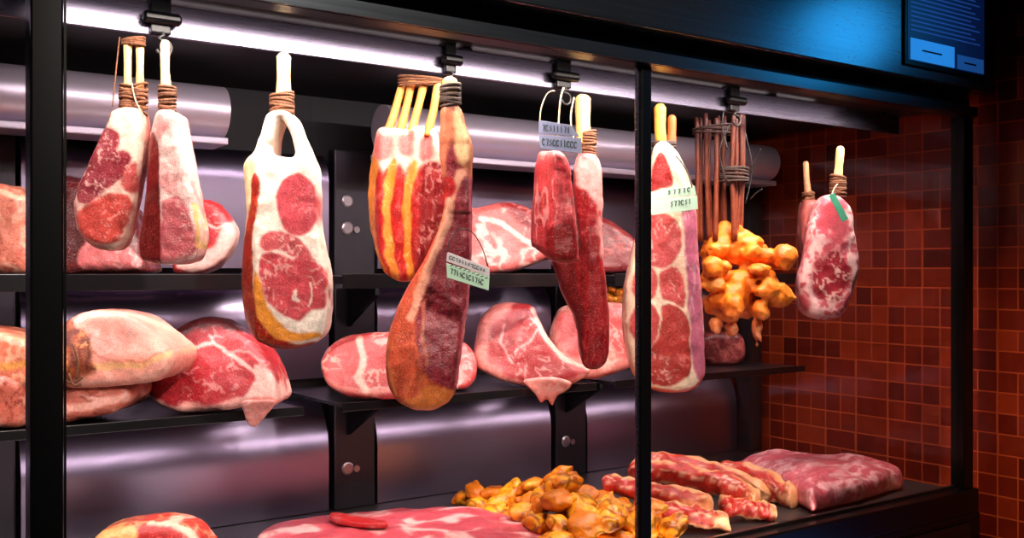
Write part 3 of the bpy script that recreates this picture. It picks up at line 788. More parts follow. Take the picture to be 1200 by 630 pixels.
# --- orange lumpy bundle on thin bones
def orange_bundle():
    t = t_at(870, 1.72); fr = Frame(875, 402, t)
    rnd = random.Random(11); b = []
    out = spline([(818,272),(840,258),(862,262),(884,272),(900,285),(918,288),(928,302),(926,322),(918,335),(926,346),(914,360),(898,362),(888,376),(868,380),(850,390),(836,378),(828,360),(820,330)])
    while len(b) < 64:
        x, z = rnd.uniform(815, 928), rnd.uniform(258, 392)
        rr = rnd.uniform(8, 15)
        if polysdf(out, np.array([x]), np.array([z]))[0] < -rr*.75: b.append((x, rnd.uniform(-12, 50), z, rr*rnd.uniform(.8, 1.5), rr, rr*rnd.uniform(.7, 1.2)))
    for z0 in (380, 388, 396): b.append((884+(z0-380)*.15, 10, z0, 5-(z0-380)*.14, 6, 9))
    b += [(858, 15, 386, 8, 8, 8), (838, 15, 380, 8, 8, 10), (918, 8, 300, 11, 12, 12), (914, 8, 347, 11, 10, 9)]
    def f(X, Y, PY):
        d = 1e9
        for x, y, z, a, q, c in b:
            e = (np.sqrt(((X-x)/a)**2+((Y-y)/q)**2+((PY-z)/c)**2)-1)*min(a, q, c)
            hh = np.clip(.5+.5*(d-e)/4.0, 0, 1); d = d*(1-hh)+e*hh-4.0*hh*(1-hh)
        return d
    P, Q = mesh_px(f, (800, 940), (-34, 80), (240, 412), 1.8, 4.0, .10, 1)
    p = Paint(P, 3); p.base(L(236, 132, 26), .25, .09); p.veins(.4, .1, L(250, 186, 80), thr=.2); p.veins(.5, .13, L(190, 76, 14), thr=.12, seed=5)
    p.blend(.7*sstep(352, 398, p.z+p.wx), L(230, 160, 124))
    r = thing('tied_bone_bundle', 'bundle of thin dark bones with a mass of orange lumpy fat below', 'meat', fr.loc(), ROT)
    split_build(fr, r, P, Q, p.col, p.pid, ('orange_fat',), [M['dry']])
    rnd = random.Random(5)
    for i in range(13):
        x = 816+i*4.6; d = rnd.uniform(0, 34)
        bone(fr, r, [(x+rnd.uniform(-2, 3), 134+rnd.uniform(-4, 8), d), (x+rnd.uniform(-3, 3), 200, d), (x+rnd.uniform(-4, 4)-1, 282, d)], [3.0, 2.6, 3.4], c0=(80, 36, 22), c1=(150, 70, 34), n=10)
    wrap(fr, r, 858, 196, 214, 18, 20, 'darktwine', n=5, depth=16, w=1.4)
    wrap(fr, r, 836, 148, 158, 24, 20, 'darktwine', n=3, depth=16, w=1.2, seed=9)
    for q in ([(850,150,-6),(838,180,-8),(846,215,-8)], [(868,160,-8),(876,200,-6),(868,240,-8)], [(874,205,-6),(880,188,-10),(884,178,-14)], [(874,235,-6),(880,228,-10),(886,224,-14)], [(846,128,0),(842,150,-4),(848,178,-6)]):
        string(fr, r, q, .8, 'blackwire', 'hanging_cord')
orange_bundle()

# --- small marbled steak near the end glass and the one behind it
def pt9(p):
    p.base(L(214, 104, 116), .2, .06); p.veins(1.0, .09, L(250, 206, 202), thr=.26); p.veins(.9, .16, L(250, 210, 206), thr=.17, seed=3)
    p.region([(950,305),(970,295),(988,305),(990,330),(975,352),(955,350),(946,330)], L(170, 48, 66), soft=3, marb=.9, mfreq=.14, pid=1, thr=.14)
    p.region([(958,238),(975,230),(988,240),(975,262),(955,275)], L(214, 96, 110), soft=3)
    p.deeper(L(170, 70, 84), 14, 26, .8)
fr, r = piece('bone_in_steak', 'small marbled pink steak on a single bone with a green tag', 'meat',
    [(962,232),(975,228),(990,238),(996,250),(1000,280),(1004,310),(998,338),(985,367),(965,375),(945,370),(935,355),(935,330),(942,300),(945,275),(951,252)],
    TR(970), pt9, 0, 34, 9, 1.8, 1.2, names=('fat', 'lean'))
bone(fr, r, [(985,172,16),(983,195,16),(980,236,18)], [4.8, 4.6, 7], c0=(250, 214, 150), c1=(214, 140, 90))
wrap(fr, r, 982, 206, 232, 8, 8, n=7, depth=16, w=1.8, seed=2)
def pt10(p):
    p.base(L(176, 92, 86), .2); p.veins(.7, .1, L(226, 160, 150), thr=.2)
fr, r = piece('bone_in_steak', 'narrow dull steak on a thin bone, mostly behind the green tagged one', 'meat',
    [(939,238),(950,234),(960,240),(968,265),(970,300),(962,320),(948,318),(938,290),(936,262)], t_at(955, 1.76), pt10, 0, 28, 7, 2.0, 1.0)
bone(fr, r, [(943,190,12),(944,210,12),(947,242,12)], [3.6, 3.4, 5], c0=(220, 170, 130), c1=(180, 110, 80))
wrap(fr, r, 946, 226, 240, 6, 6, n=5, depth=12, w=1.5, seed=2)

# ---------------------------------------------------------------- meat on the shelves
def on_shelf(px, py_bottom, z):      # distance at which the foot of an outline touches the shelf
    return (CAMZ-z)*F/(py_bottom-HOR)
def U(px, Y): return t_at(px, Y)
def lift(fr, r, z):
    r.location.z += 0
def slab_on(name, label, poly, Y, z, paint, front=0, back=50, r=8, **k):
    """a cut standing on the shelf at height z with its face plane through depth Y; its lowest points are set on the shelf"""
    xs = [q[0] for q in poly]; xc = (min(xs)+max(xs))/2
    t = t_at(xc, Y)
    yb = HOR+(CAMZ-z)*F/t
    zmax = max(q[1] for q in poly)
    poly = [(a, b+(yb-zmax)*max(0, min(1, (b-min(q[1] for q in poly))/(zmax-min(q[1] for q in poly))))) for a, b in poly]
    return piece(name, label, 'meat', poly, t, paint, front, back, r, stand=yb, **k)

def red_lean(c=(176, 44, 48), fat=(246, 206, 196), k=.6, f=.08, thr=.1):
    def g(p):
        p.base(L(*c), .25, .06); p.veins(k, f, L(*fat), thr=thr); p.veins(k*.6, f*2, L(*fat), thr=.07, seed=4)
    return g
# upper shelf
def pu0(p):
    p.base(L(206, 126, 104), .2, .05); p.veins(.7, .06, L(236, 186, 160), thr=.2); p.veins(.6, .1, L(160, 50, 40), thr=.15, seed=2)
    p.region([(-4,268),(6,272),(8,284),(-2,286)], L(90, 24, 20), soft=3)
    p.line([(-20,224),(0,222),(20,230),(50,236)], 4, L(240, 200, 170), .8)
slab_on('wrapped_joint', 'pale joint in its membrane on the top shelf beyond the thick black post', [(-40,222),(-20,216),(5,216),(24,222),(36,236),(40,270),(38,308),(0,309),(-40,308)], 1.98, SHELF1, pu0, 0, 70, 16, lump=2)
def pu1(p):
    p.base(L(86, 14, 20), .3, .05); p.veins(.3, .07, L(150, 50, 50), thr=.1)
    p.region([(104,284),(120,280),(142,284),(160,294),(166,312),(104,314)], L(226, 128, 128), soft=2.5, marb=.7)
slab_on('dark_joint', 'dark red joint on the top shelf behind the hung two-bone steak', [(68,212),(82,210),(110,218),(146,238),(164,272),(170,298),(168,309),(110,310),(68,310)], 1.96, SHELF1, pu1, lambda x, z: (310-z)*.12, 80, 16, lump=2)
def pu2(p):
    p.base(L(190, 48, 56), .2); p.veins(.5, .09, FATP, thr=.08)
    p.region([(250,290),(262,268),(272,258),(282,270),(276,292),(250,314),(214,316),(222,298)], FATP, soft=2, warp=.7)
    p.region([(232,262),(246,258),(254,272),(246,288),(230,292),(222,280)], L(186, 40, 50), soft=2)
    p.line([(232,258),(244,262),(256,268),(268,262)], 2.5, FATP, .9)
slab_on('chop', 'red chop with pale fat edge lying beside the wedge shaped steak on top shelf', [(228,240),(240,233),(255,239),(268,252),(276,266),(273,282),(262,297),(245,308),(222,310),(206,306),(208,280),(216,256)], 1.95, SHELF1, pu2, lambda x, z: (310-z)*.15, 42, 10, lump=1)
def pu3(p):
    p.base(L(206, 104, 100), .18); p.veins(.8, .07, L(244, 196, 186), thr=.18); p.veins(.5, .12, L(150, 36, 40), thr=.1, seed=3)
    p.region([(585,238),(606,236),(640,260),(662,288),(640,282),(612,262)], L(140, 26, 34), soft=3, marb=.4)
    p.line([(565,256),(590,262),(620,285),(645,298)], 4, L(246, 206, 196), .8)
slab_on('rib_section', 'marbled pink rib section on the top shelf behind the tagged cut', [(545,250),(560,242),(575,238),(600,236),(622,245),(642,262),(657,285),(652,300),(632,308),(605,318),(570,322),(545,322)], 1.96, SHELF1, pu3, lambda x, z: (322-z)*.25, 52, 9, lump=1.5)
def pu4(p):
    p.base(L(126, 28, 34), .3); p.veins(.5, .08, L(206, 110, 106), thr=.1, stretch=.4)
slab_on('rib_section', 'dark red section on the top shelf behind the pair of beef strips', [(680,262),(695,256),(712,256),(730,268),(745,280),(756,300),(752,316),(720,319),(690,318),(676,300)], 1.98, SHELF1, pu4, lambda x, z: (320-z)*.25, 48, 9, lump=1.5)

# lower shelf
def pl2(p):
    p.base(L(194, 108, 88), .25); p.veins(.7, .06, L(246, 196, 176), thr=.2, stretch=.5); p.veins(.7, .09, L(140, 50, 40), thr=.1, seed=3)
    p.region([(60,434),(130,432),(172,444),(172,460),(140,452),(60,456)], L(122, 36, 30), soft=4)  # shade below the ham slab painted as a dark brown band
    p.line([(66,478),(110,474),(150,464)], 7, L(248, 196, 180), .7)
slab_on('lower_ham_joint', 'pink and tan joint flat on the lower shelf beneath the pale ham slab', [(66,440),(76,433),(100,431),(136,434),(148,442),(156,456),(152,468),(138,477),(116,483),(90,488),(78,489),(67,487)], 1.90, SHELF2, pl2, lambda x, z: 8-sstep(440, 485, z)*10, 90, 12, lump=2)
def pl1(p):
    p.base(L(242, 168, 150), .1, .04); p.veins(.35, .05, L(250, 206, 190), thr=.25)
    p.line([(110,428),(140,426),(175,424),(206,414)], 6, L(240, 184, 130), .9)
    p.line([(114,400),(126,416),(150,422),(180,420),(206,408)], 2, L(226, 140, 120), .8)
    p.region([(60,376),(98,380),(116,395),(122,415),(118,440),(60,440)], L(150, 76, 38), soft=4, warp=1.4, var=.5, marb=.8, mfreq=.12, mcol=L(230, 160, 96), pid=1)
    p.veins(.0, .1)
    m = (p.pid == 1)
    k = (1-sstep(.05, .22, np.abs(fbm(p.x*.1, p.y*.1, p.z*.05+4, 2))))*m
    p.blend(.8*k, L(92, 34, 20))
fr, r = slab_on('ham_slab', 'pale pink ham slab with frayed brown end on top of another joint', [(68,390),(76,378),(90,369),(108,364),(132,365),(156,370),(180,382),(200,396),(211,406),(206,421),(190,431),(160,435),(125,437),(108,438),(90,437),(76,428),(68,410)], 1.885, SHELF2+.062, pl1, lambda x, z: -sstep(375, 425, z)*14, 90, 12, lump=1.8, names=('face', 'frayed_end'), mats=('meat', 'dry'))
for q in ([(84,432,-18),(92,440,-22),(102,444,-22),(112,438,-20)], [(96,434,-18),(104,446,-24),(112,446,-22)], [(76,420,-16),(84,436,-22),(96,442,-22)], [(100,400,-18),(108,420,-22),(106,440,-22)]):
    string(fr, r, q, 1.5, 'twine', 'sinew')
def pl3(p):
    p.base(L(188, 44, 56), .15, .05); p.veins(.4, .07, FATP, thr=.06); p.grain(.15, .2, .2)
    p.region([(150,420),(170,414),(184,392),(200,366),(230,362),(262,364),(285,378),(300,392),(284,394),(262,388),(240,386),(214,392),(200,402),(188,424),(170,436)], L(78, 14, 22), soft=4, warp=.8)
    p.line([(204,422),(222,408),(246,402),(262,412),(284,426),(300,438)], 3.0, L(246, 196, 186), .9)
    p.line([(246,402),(240,394)], 2.5, L(246, 196, 186), .8)
    p.line([(262,412),(290,414),(305,424)], 2, L(240, 170, 165), .7)
    p.line([(212,434),(222,440),(230,430)], 1.6, L(236, 150, 150), .8)
    p.region([(298,428),(312,432),(322,445),(330,466),(328,478),(290,478),(284,468),(296,454)], L(248, 204, 192), soft=2.5, warp=.8, pid=1)
    p.region([(178,460),(195,470),(230,472),(270,468),(300,466),(300,486),(180,490)], L(240, 178, 168), soft=3, warp=.9, var=.2, pid=1)
    p.region([(292,466),(328,468),(320,500),(284,500)], L(240, 160, 150), soft=2, pid=1)
slab_on('leg_steak', 'big round leg steak with fat rim leaning beside the pale ham slab', [(158,440),(170,428),(181,416),(186,400),(202,384),(226,374),(252,377),(274,388),(292,402),(309,418),(320,438),(327,462),(324,472),(300,472),(262,478),(217,480),(190,472),(170,456)], 1.915, SHELF2, pl3, lambda x, z: (478-z)*.42, 90, 9, lump=1, names=('lean', 'fat_rim'))
fr3 = None
def pfl(p):
    p.base(L(238, 158, 148), .15); p.veins(.5, .12, L(250, 214, 204), thr=.2)
piece('trimming', 'pale pink fat flap hanging over the lower shelf edge below the leg steak', 'meat', [(288,468),(305,466),(326,467),(322,478),(312,489),(303,497),(295,493),(290,482)], t_at(306, 1.862), pfl, -3, 5, 3, h=1.6, lump=.8, single=True)
def pl0(p):
    p.base(L(220, 128, 100), .15); p.veins(.6, .07, L(246, 196, 160), thr=.2); p.line([(-20,428),(20,428),(50,424)], 6, L(220, 160, 80), .8)
slab_on('lower_ham_joint', 'dark tan joint under the yellow lined pink slab beyond the thick post', [(-40,438),(0,437),(18,440),(30,450),(32,475),(28,492),(0,493),(-40,492)], 1.93, SHELF2, pl2, 0, 80, 10, lump=2)
slab_on('ham_slab', 'pink slab with a yellow fat line, upper of the pair beyond the thick post', [(-40,388),(-10,386),(10,389),(35,396),(52,404),(50,428),(20,436),(-40,436)], 1.93, SHELF2+.066, pl0, 0, 80, 10, lump=1.5)
def pl4(p):
    p.base(L(206, 84, 84), .2); p.veins(.8, .1, L(246, 190, 176), thr=.16); p.line([(376,440),(400,455),(440,458),(490,452)], 5, L(236, 150, 140), .8)
    p.line([(418,400),(426,420),(420,440),(430,455)], 6, L(250, 214, 196), .8)
slab_on('round_slice', 'round pink slice with pale fat streaks lying past the fixed steel column', [(374,425),(381,408),(396,397),(420,392),(450,391),(480,395),(502,410),(508,438),(494,455),(452,462),(415,460),(386,448)], 1.90, SHELF2, pl4, lambda x, z: (462-z)*.55, 60, 9, lump=1)
slab_on('flat_cut', 'flat red cut on the lower shelf between round slice and big chop', [(500,405),(530,400),(545,404),(556,420),(558,440),(552,455),(540,460),(510,460),(496,440)], 1.96, SHELF2, red_lean((196, 66, 66)), lambda x, z: (460-z)*.5, 50, 8, lump=1)
def pl5(p):
    p.base(L(172, 50, 56), .2, .05); p.veins(.5, .08, FATP, thr=.09); p.grain(.15, .2, .1)
    p.region([(550,425),(556,390),(564,370),(580,354),(602,352),(590,366),(578,380),(574,400),(576,420),(590,436),(620,446),(660,444),(690,436),(690,460),(640,480),(600,460),(560,440)], L(232, 152, 142), soft=4, warp=1.1, marb=.5, mcol=L(200, 84, 84), pid=1)
    p.line([(625,362),(630,380),(642,400),(662,420),(690,432)], 4, L(244, 196, 180), .8)
    p.line([(590,380),(586,400),(600,424)], 2, L(240, 180, 170), .8)
    p.line([(604,412),(622,400),(630,385)], 2, L(240, 180, 170), .8)
slab_on('shoulder_chop', 'large upright red chop on the lower shelf in front of the upright bracket', [(554,420),(557,395),(565,372),(580,358),(602,355),(624,359),(632,375),(641,395),(656,415),(676,430),(692,437),(680,450),(656,456),(630,457),(600,454),(575,444),(558,434)], 1.905, SHELF2, pl5, lambda x, z: (456-z)*.35, 56, 10, lump=1.5, names=('lean', 'fat_rim'))
piece('trimming', 'ragged pale scrap drooping over the shelf edge under the large upright chop', 'meat', [(612,444),(640,440),(668,446),(662,456),(652,463),(647,474),(640,466),(634,470),(626,458)], t_at(640, 1.858), pfl, -3, 5, 3, h=1.6, lump=1.2, single=True)
def pl6(p):
    p.base(L(226, 142, 132), .15); p.veins(.7, .07, L(248, 206, 190), thr=.2)
    p.region([(655,372),(680,362),(690,390),(678,420),(658,410)], L(206, 84, 84), soft=4, marb=.5)
    p.region([(712,362),(740,366),(748,400),(735,420),(716,405)], L(206, 92, 90), soft=4, marb=.5)
slab_on('pale_chop', 'pale pink fatty chop on the lower shelf behind the long pointed strip', [(646,388),(655,366),(670,357),(700,354),(730,356),(748,370),(756,400),(750,428),(730,441),(712,448),(690,452),(672,448),(655,430),(645,410)], 1.93, SHELF2, pl6, lambda x, z: (452-z)*.3, 50, 10, lump=1.5)
slab_on('dark_cut', 'dull dark red cut on the lower shelf below the orange bundle', [(822,392),(845,388),(866,392),(872,420),(860,434),(828,434),(818,415)], 2.05, SHELF2, red_lean((120, 40, 44), (196, 120, 110)), 0, 34, 8, lump=1)

# ---------------------------------------------------------------- meat on the tray
def world_piece(name, label, poly, z0, th, paint, group=None, h=.005, lump=.004, r=.012, lf=22, cat='meat', names=('meat',)):
    """a slab lying flat: poly is a list of world (x, y)"""
    q = spline(poly, 5); cx, cy = q.mean(0)
    xs = np.arange(q[:, 0].min()-.02, q[:, 0].max()+.02, h); ys = np.arange(q[:, 1].min()-.02, q[:, 1].max()+.02, h); zs = np.arange(z0-.012, z0+th+.03, h)
    X, Y, Z = xs[:, None, None], ys[None, :, None], zs[None, None, :]
    d2 = polysdf(q, X, Y)
    top = z0+th*(.75+.25*sstep(0, -.08, d2))
    b = np.maximum(Z-top, z0-Z)+r; a = np.broadcast_to(d2+r, b.shape)
    g = np.minimum(np.maximum(a, b), 0)+np.hypot(np.maximum(a, 0), np.maximum(b, 0))-r
    g = g+lump*fbm(X*lf, Y*lf, Z*lf, 3)*sstep(z0-.002, z0+.012, Z)
    P, Q = snet(g, (xs[0], ys[0], zs[0]), h); P = relax(P, Q, 1)
    P[:, 2] = np.maximum(P[:, 2], z0)
    pp = P.copy(); pp = np.stack([P[:, 0]*480, (P[:, 1])*480, P[:, 2]*480], 1)
    pa = Paint(np.stack([pp[:, 0], pp[:, 2], -pp[:, 1]], 1), len(bpy.data.objects) % 13); pa.P = P; pa.h = (P[:, 2]-z0)/th; paint(pa)
    o = raw(name, P-np.array([cx, cy, z0]), Q, M['meat'], None, True, pa.col)
    o.location = (cx, cy, z0); return tag(o, label, cat, group)
def FP(px, py, z): v = onZ(px, py, z); return (v[0], v[1])
T0 = FLOOR+.0015
def pb5(p):
    p.base(L(204, 100, 112), .2, .04); p.veins(.8, .03, L(240, 184, 186), thr=.2, stretch=.35); p.veins(.6, .06, L(166, 56, 72), thr=.1, seed=3, stretch=.35); p.veins(.5, .1, L(244, 200, 196), thr=.1, seed=6)
    p.blend(.5*(1-sstep(.15, .5, p.h)), L(214, 100, 92))
world_piece('pork_loin', 'large flat pale pink loin on the tray near the end glass', [FP(a, b, T0+z) for a, b, z in [(864,546,.05),(872,534,.06),(900,527,.065),(960,532,.065),(1008,537,.06),(1042,546,.05),(1057,560,.03),(1048,577,.0),(1010,589,0),(965,599,0),(952,603,0),(942,592,.01),(918,570,.03)]], T0, .08, pb5, lump=.011, lf=16, r=.02)
def pb2(p):
    p.base(L(214, 92, 104), .2, .03); p.veins(.9, .035, L(250, 204, 196), thr=.26); p.veins(.6, .06, L(200, 60, 76), thr=.14, seed=5)
world_piece('rib_slab', 'wide flat pink rib slab with white fat patches lying on the tray', [FP(a, b, T0+.035) for a, b in [(308,617),(330,610),(390,601),(450,594),(500,592),(545,591),(600,599),(636,609),(644,626),(632,645),(560,656),(420,656),(330,646),(300,632)]], T0, .042, pb2, lump=.009, lf=18)
def pb3(p):
    p.base(L(196, 40, 44), .2, .04); p.veins(.5, .05, FATP, thr=.1)
world_piece('meat_strip', 'narrow bright red strip lying along the back of the rib slab', [FP(a, b, T0+.062) for a, b in [(386,599),(394,597),(420,602),(450,607),(452,611),(420,610),(392,605)]], T0+.046, .018, pb3, r=.006, h=.004, lump=.002)

def pb1(p):
    p.base(L(206, 70, 56), .2); p.veins(.6, .08, L(250, 190, 140), thr=.12)
    p.region([(106,640),(116,620),(140,612),(160,612),(168,622),(150,634),(130,632),(120,650)], L(248, 186, 120), soft=3, warp=.9)
    p.region([(128,628),(142,624),(152,630),(146,640),(130,640)], L(150, 40, 24), soft=3)
    p.line([(180,612),(205,611),(225,620),(238,634)], 4, L(248, 206, 180), .9)
    p.region([(168,618),(200,614),(222,624),(226,650),(190,650)], L(190, 44, 40), soft=3, marb=.4)
slab_on('bone_in_joint', 'rounded red joint with yellow fat rim standing on the tray bottom', [(108,645),(113,628),(128,617),(150,611),(178,608),(204,609),(226,616),(240,630),(248,650),(246,668),(230,676),(180,678),(130,676),(112,665)], 1.93, T0, pb1, lambda x, z: -sstep(608, 640, z)*6, 60, 14, lump=2)

# strips of belly stacked on the tray
def belly(label, pts, w, hgt, seed):
    """pts: (px, py, depth) of the strip's axis; section w wide, hgt tall"""
    A = np.array([onY(a, b, y) for a, b, y in pts]); rs = np.random.RandomState(seed)
    c = A.mean(0)*[1, 1, 0]+[0, 0, T0]
    fine = []
    for i in range(len(A)-1):
        p0, p1, p2, p3 = A[max(0, i-1)], A[i], A[i+1], A[min(len(A)-1, i+2)]
        for k in range(14):
            t = k/14; fine.append(.5*((2*p1)+(-p0+p2)*t+(2*p0-5*p1+4*p2-p3)*t*t+(-p0+3*p1-3*p2+p3)*t**3))
    fine.append(A[-1]); fine = np.array(fine); n = len(fine); m = 28
    V, col, fc = [], [], []
    for i, p in enumerate(fine):
        d = fine[min(i+1, n-1)]-fine[max(i-1, 0)]; d[2] *= .3; d /= np.linalg.norm(d)
        side = np.array([d[1], -d[0], 0]); side /= np.linalg.norm(side)
        e = min(1, math.sqrt(max(0, min(i, n-1-i)+.25)/3.5))
        for k in range(m):
            a = 2*math.pi*k/m; ca, sa = math.cos(a), math.sin(a)
            sx = abs(ca)**.55*(1 if ca > 0 else -1); sz = abs(sa)**.55*(1 if sa > 0 else -1)
            j = 1+.20*float(noise(i*.22+seed, sz*1.4, sx*1.4+seed))+.10*float(noise(i*.7+seed, sz*3, sx*3))
            wob = .010*float(noise(i*.3, 3.3*seed, sz*1.1))
            q = p+side*(sx*w/2*j*e+wob)+np.array([0, 0, 1])*(sz*hgt/2*e*(1+.22*float(noise(i*.35, sx, seed))+.10*float(noise(i*.8, sx*2, seed+5))))
            V.append(q)
            f = sz-.45*sx+.30*float(noise(i*.25, sx*.8, seed+3))+.15*float(noise(i*.9, sx*2, sz*2))
            lean = sstep(.98, .78, f)*sstep(-1.25, -1.0, f)
            streak = max(sstep(.10, .03, abs(f+.12+.25*float(noise(i*.16, 1, seed)))), sstep(.08, .02, abs(f-.25+.3*float(noise(i*.2, 5, seed)))))*.8
            endm = sstep(n-14, n-4, i+6*float(noise(sz*2, sx*2, seed)))
            cc = L(240, 176, 130)*(1-lean)+L(186, 40, 22)*(1+.3*float(noise(i*.6, sx*3, sz*3)))*lean
            cc = cc*(1-streak)+L(246, 190, 160)*streak
            cc = cc*(1-.75*endm)+L(242, 186, 132)*.75*endm
            col.append(cc)
    for i in range(n-1):
        for k in range(m): fc.append((i*m+k, i*m+(k+1) % m, (i+1)*m+(k+1) % m, (i+1)*m+k))
    fc.append(tuple(range(m))[::-1]); fc.append(tuple((n-1)*m+k for k in range(m)))
    V = np.array(V); lowest = V[:, 2].min()
    if lowest < T0: V[:, 2] = np.maximum(V[:, 2], T0)
    mb = MB().add(V-c, fc); o = raw('belly_strip', mb.v, mb.f, M['meat'], None, True, np.array(col))
    import bmesh
    bm = bmesh.new(); bm.from_mesh(o.data); bmesh.ops.recalc_face_normals(bm, faces=bm.faces); bm.to_mesh(o.data); bm.free()
    o.location = c
    return tag(o, label, 'meat', 'belly strips stacked on the tray')
belly('belly strip at the back of the stack, behind the others', [(742,543,2.0), (790,543,1.93), (850,558,1.80), (900,580,1.67)], .045, .052, 1)
belly('top belly strip with pale fatty end bent down at the front', [(736,551,1.85), (790,556,1.76), (840,566,1.67), (876,580,1.61), (890,595,1.585)], .055, .056, 2)
belly('belly strip poking out past the post below the top strip', [(706,565,1.80), (745,573,1.735), (795,583,1.66), (836,592,1.60)], .055, .046, 3)
belly('lowest belly strip lying on the tray in front of the stack', [(742,592,1.68), (790,599,1.62), (828,607,1.575), (852,611,1.558)], .05, .040, 4)
belly('short belly strip with blunt fatty end at the front of the stack', [(842,592,1.63), (866,594,1.605), (893,598,1.575), (905,601,1.565)], .05, .044, 5)
belly('belly strip with red end leaning against the pale pink loin', [(842,551,1.86), (880,559,1.76), (915,577,1.66), (936,589,1.61)], .055, .06, 6)

# golden marinated pieces in a heap
def chunk_mesh(seed):
    rnd = random.Random(seed)
    bl = [(0, 0, 0, .027)]+[(rnd.uniform(-.024, .024), rnd.uniform(-.020, .020), rnd.uniform(-.012, .012), rnd.uniform(.010, .017)) for _ in range(8)]
    g = np.arange(-.062, .0621, .0032); X, Y, Z = g[:, None, None], g[None, :, None], g[None, None, :]
    d = 1e9
    for x, y, z, r in bl:
        e = np.sqrt((X-x)**2+((Y-y))**2+((Z-z)*1.35)**2)-r
        hh = np.clip(.5+.5*(d-e)/.008, 0, 1); d = d*(1-hh)+e*hh-.008*hh*(1-hh)
    d = d+.008*fbm(X*60+seed, Y*60, Z*60, 3)
    P, Q = snet(d, (g[0],)*3, .0032); P = relax(P, Q, 1)
    p = Paint(np.stack([P[:, 0]*500, P[:, 1]*500, P[:, 2]*500], 1), seed)
    p.base(L(228, 134, 20), .3, .06); p.veins(.7, .05, L(250, 190, 50), thr=.25); p.veins(.75, .07, L(140, 56, 10), thr=.16, seed=4)
    o = raw('golden_meat_piece', P, Q, M['chunk'], None, True, p.col)
    return o
M['chunk'] = flesh('golden_crust', rough=.36, bump=.5, scale=220, fleck=.04)
protos = [chunk_mesh(s) for s in (3, 8, 14, 21, 33)]
rnd = random.Random(4); cnt = 0
GL = 'golden yellow lumpy marinated piece in the heap beside the rib slab'
def put_chunk(x, y, z, s, label=GL, group='golden pieces heaped on the tray'):
    global cnt
    p = protos[cnt % len(protos)]
    o = p if cnt < len(protos) else p.copy()
    if cnt >= len(protos): C.objects.link(o)
    cnt += 1
    o.location = (x, y, z); o.rotation_euler = (rnd.uniform(-.5, .5), rnd.uniform(-.5, .5), rnd.uniform(0, 6.28)); o.scale = (s*rnd.uniform(.9, 1.25), s*rnd.uniform(.85, 1.1), s*rnd.uniform(.85, 1.1))
    R = o.rotation_euler.to_matrix() @ Matrix.Diagonal(o.scale)
    low = min((R @ v.co).z for v in p.data.vertices)
    if z+low < T0: o.location.z = T0-low
    tag(o, label, 'meat', group)
heap = [  # px, py of the piece, height above the tray
 (552,583,.03),(566,587,.03),(580,590,.03),(640,574,.09),(560,582,.035),(577,579,.04),(592,575,.045),(606,572,.06),(622,569,.07),(640,566,.08),(652,560,.095),(664,570,.08),(681,573,.07),
 (602,589,.045),(620,584,.06),(638,580,.085),(655,576,.10),(668,583,.09),(690,580,.075),(706,580,.065),
 (590,597,.03),(612,599,.045),(628,596,.06),(648,594,.08),(662,598,.08),(678,596,.08),(694,593,.07),(712,590,.06),(728,589,.055),
 (630,612,.035),(648,611,.055),(664,613,.06),(682,610,.065),(700,607,.06),(718,605,.055),(736,600,.05),(748,606,.045),
 (652,628,.03),(670,628,.045),(690,625,.05),(708,622,.05),(728,618,.05),(744,622,.045),(762,618,.04),(776,622,.04),
 (664,645,.03),(684,643,.035),(704,640,.04),(726,638,.04),(750,640,.04),(772,638,.04),(790,630,.03)]
hp = []
for a, b, z in heap:
    x, y = FP(a, b, T0+z); hp.append([x, y, T0+z-.014, rnd.uniform(.92, 1.22)])
hp = np.array(hp)
for it in range(60):                       # let the pieces settle apart
    for i in range(len(hp)):
        d = hp[i, :3]-hp[:, :3]; d[:, 2] *= 1.3; l = np.linalg.norm(d, axis=1); l[i] = 9
        need = .0265*(hp[i, 3]+hp[:, 3])-l
        for j in np.where(need > 0)[0]:
            v = d[j]/max(l[j], 1e-5)*need[j]*.25; hp[i, :3] += v; hp[j, :3] -= v
    hp[:, 2] = np.maximum(hp[:, 2], T0+.024); hp[:, 1] = np.clip(hp[:, 1], 1.56, 2.17)
for x, y, z, s_ in hp: put_chunk(x, y, z, s_)
for a, b, d in ((712,349,0),(724,343,10),(731,350,16),(717,341,20),(722,352,4)):
    v = onY(a, b, 2.0+d*.001); put_chunk(v[0], v[1], v[2], .55, 'golden piece lying on the pale fatty chop on the shelf', 'golden pieces on the pale chop')

#@@HARDWARE
# ---------------------------------------------------------------- hooks and tags
def hook(px, label, drop, sz=1.0):
    v = onY(px, 60, 1.651); x = v[0]
    r = thing('meat_hook', label, 'hook', (x, 1.651, 1.9352), 0, 'black hooks clamped on the rail')
    mb = MB()
    mb.box(-.016*sz, .016*sz, -.016, -.005, -.052, .008, .003); mb.box(-.014*sz, .014*sz, .005, .014, -.052, .008, .003); mb.box(-.016*sz, .016*sz, -.016, .014, .0005, .009, .002)
    mb.obj('hanging_clamp', M['black'], r)
    MB().tube([(-.030*sz, -.02, -.028), (-.026*sz, -.02, -.028), (.026*sz, -.02, -.028), (.030*sz, -.02, -.028)], [.006, .010, .010, .006], 12).obj('clamp_screw', M['black'], r)
    pts = [(.004*math.sin(a*2), -.016+.0*a, -.050-drop*a/3.0) for a in np.linspace(0, 3, 10)]
    pts += [(.004+.012*math.sin(a), -.016, -.050-drop-.012+.012*math.cos(a)) for a in np.linspace(.2, 4.4, 12)]
    MB().tube(pts, .0026, 8).obj('hook_wire', M['blackwire'], r, smooth=True)
    return r
hook(186, 'black hook clamp on the rail above the white-boned wedge shaped steak', .012)
hook(524, 'black hook clamp on the rail above the rack of ribs', .016, .7)
hook(656, 'black hook clamp with a big screw above the pair of beef strips', .012, 1.15)
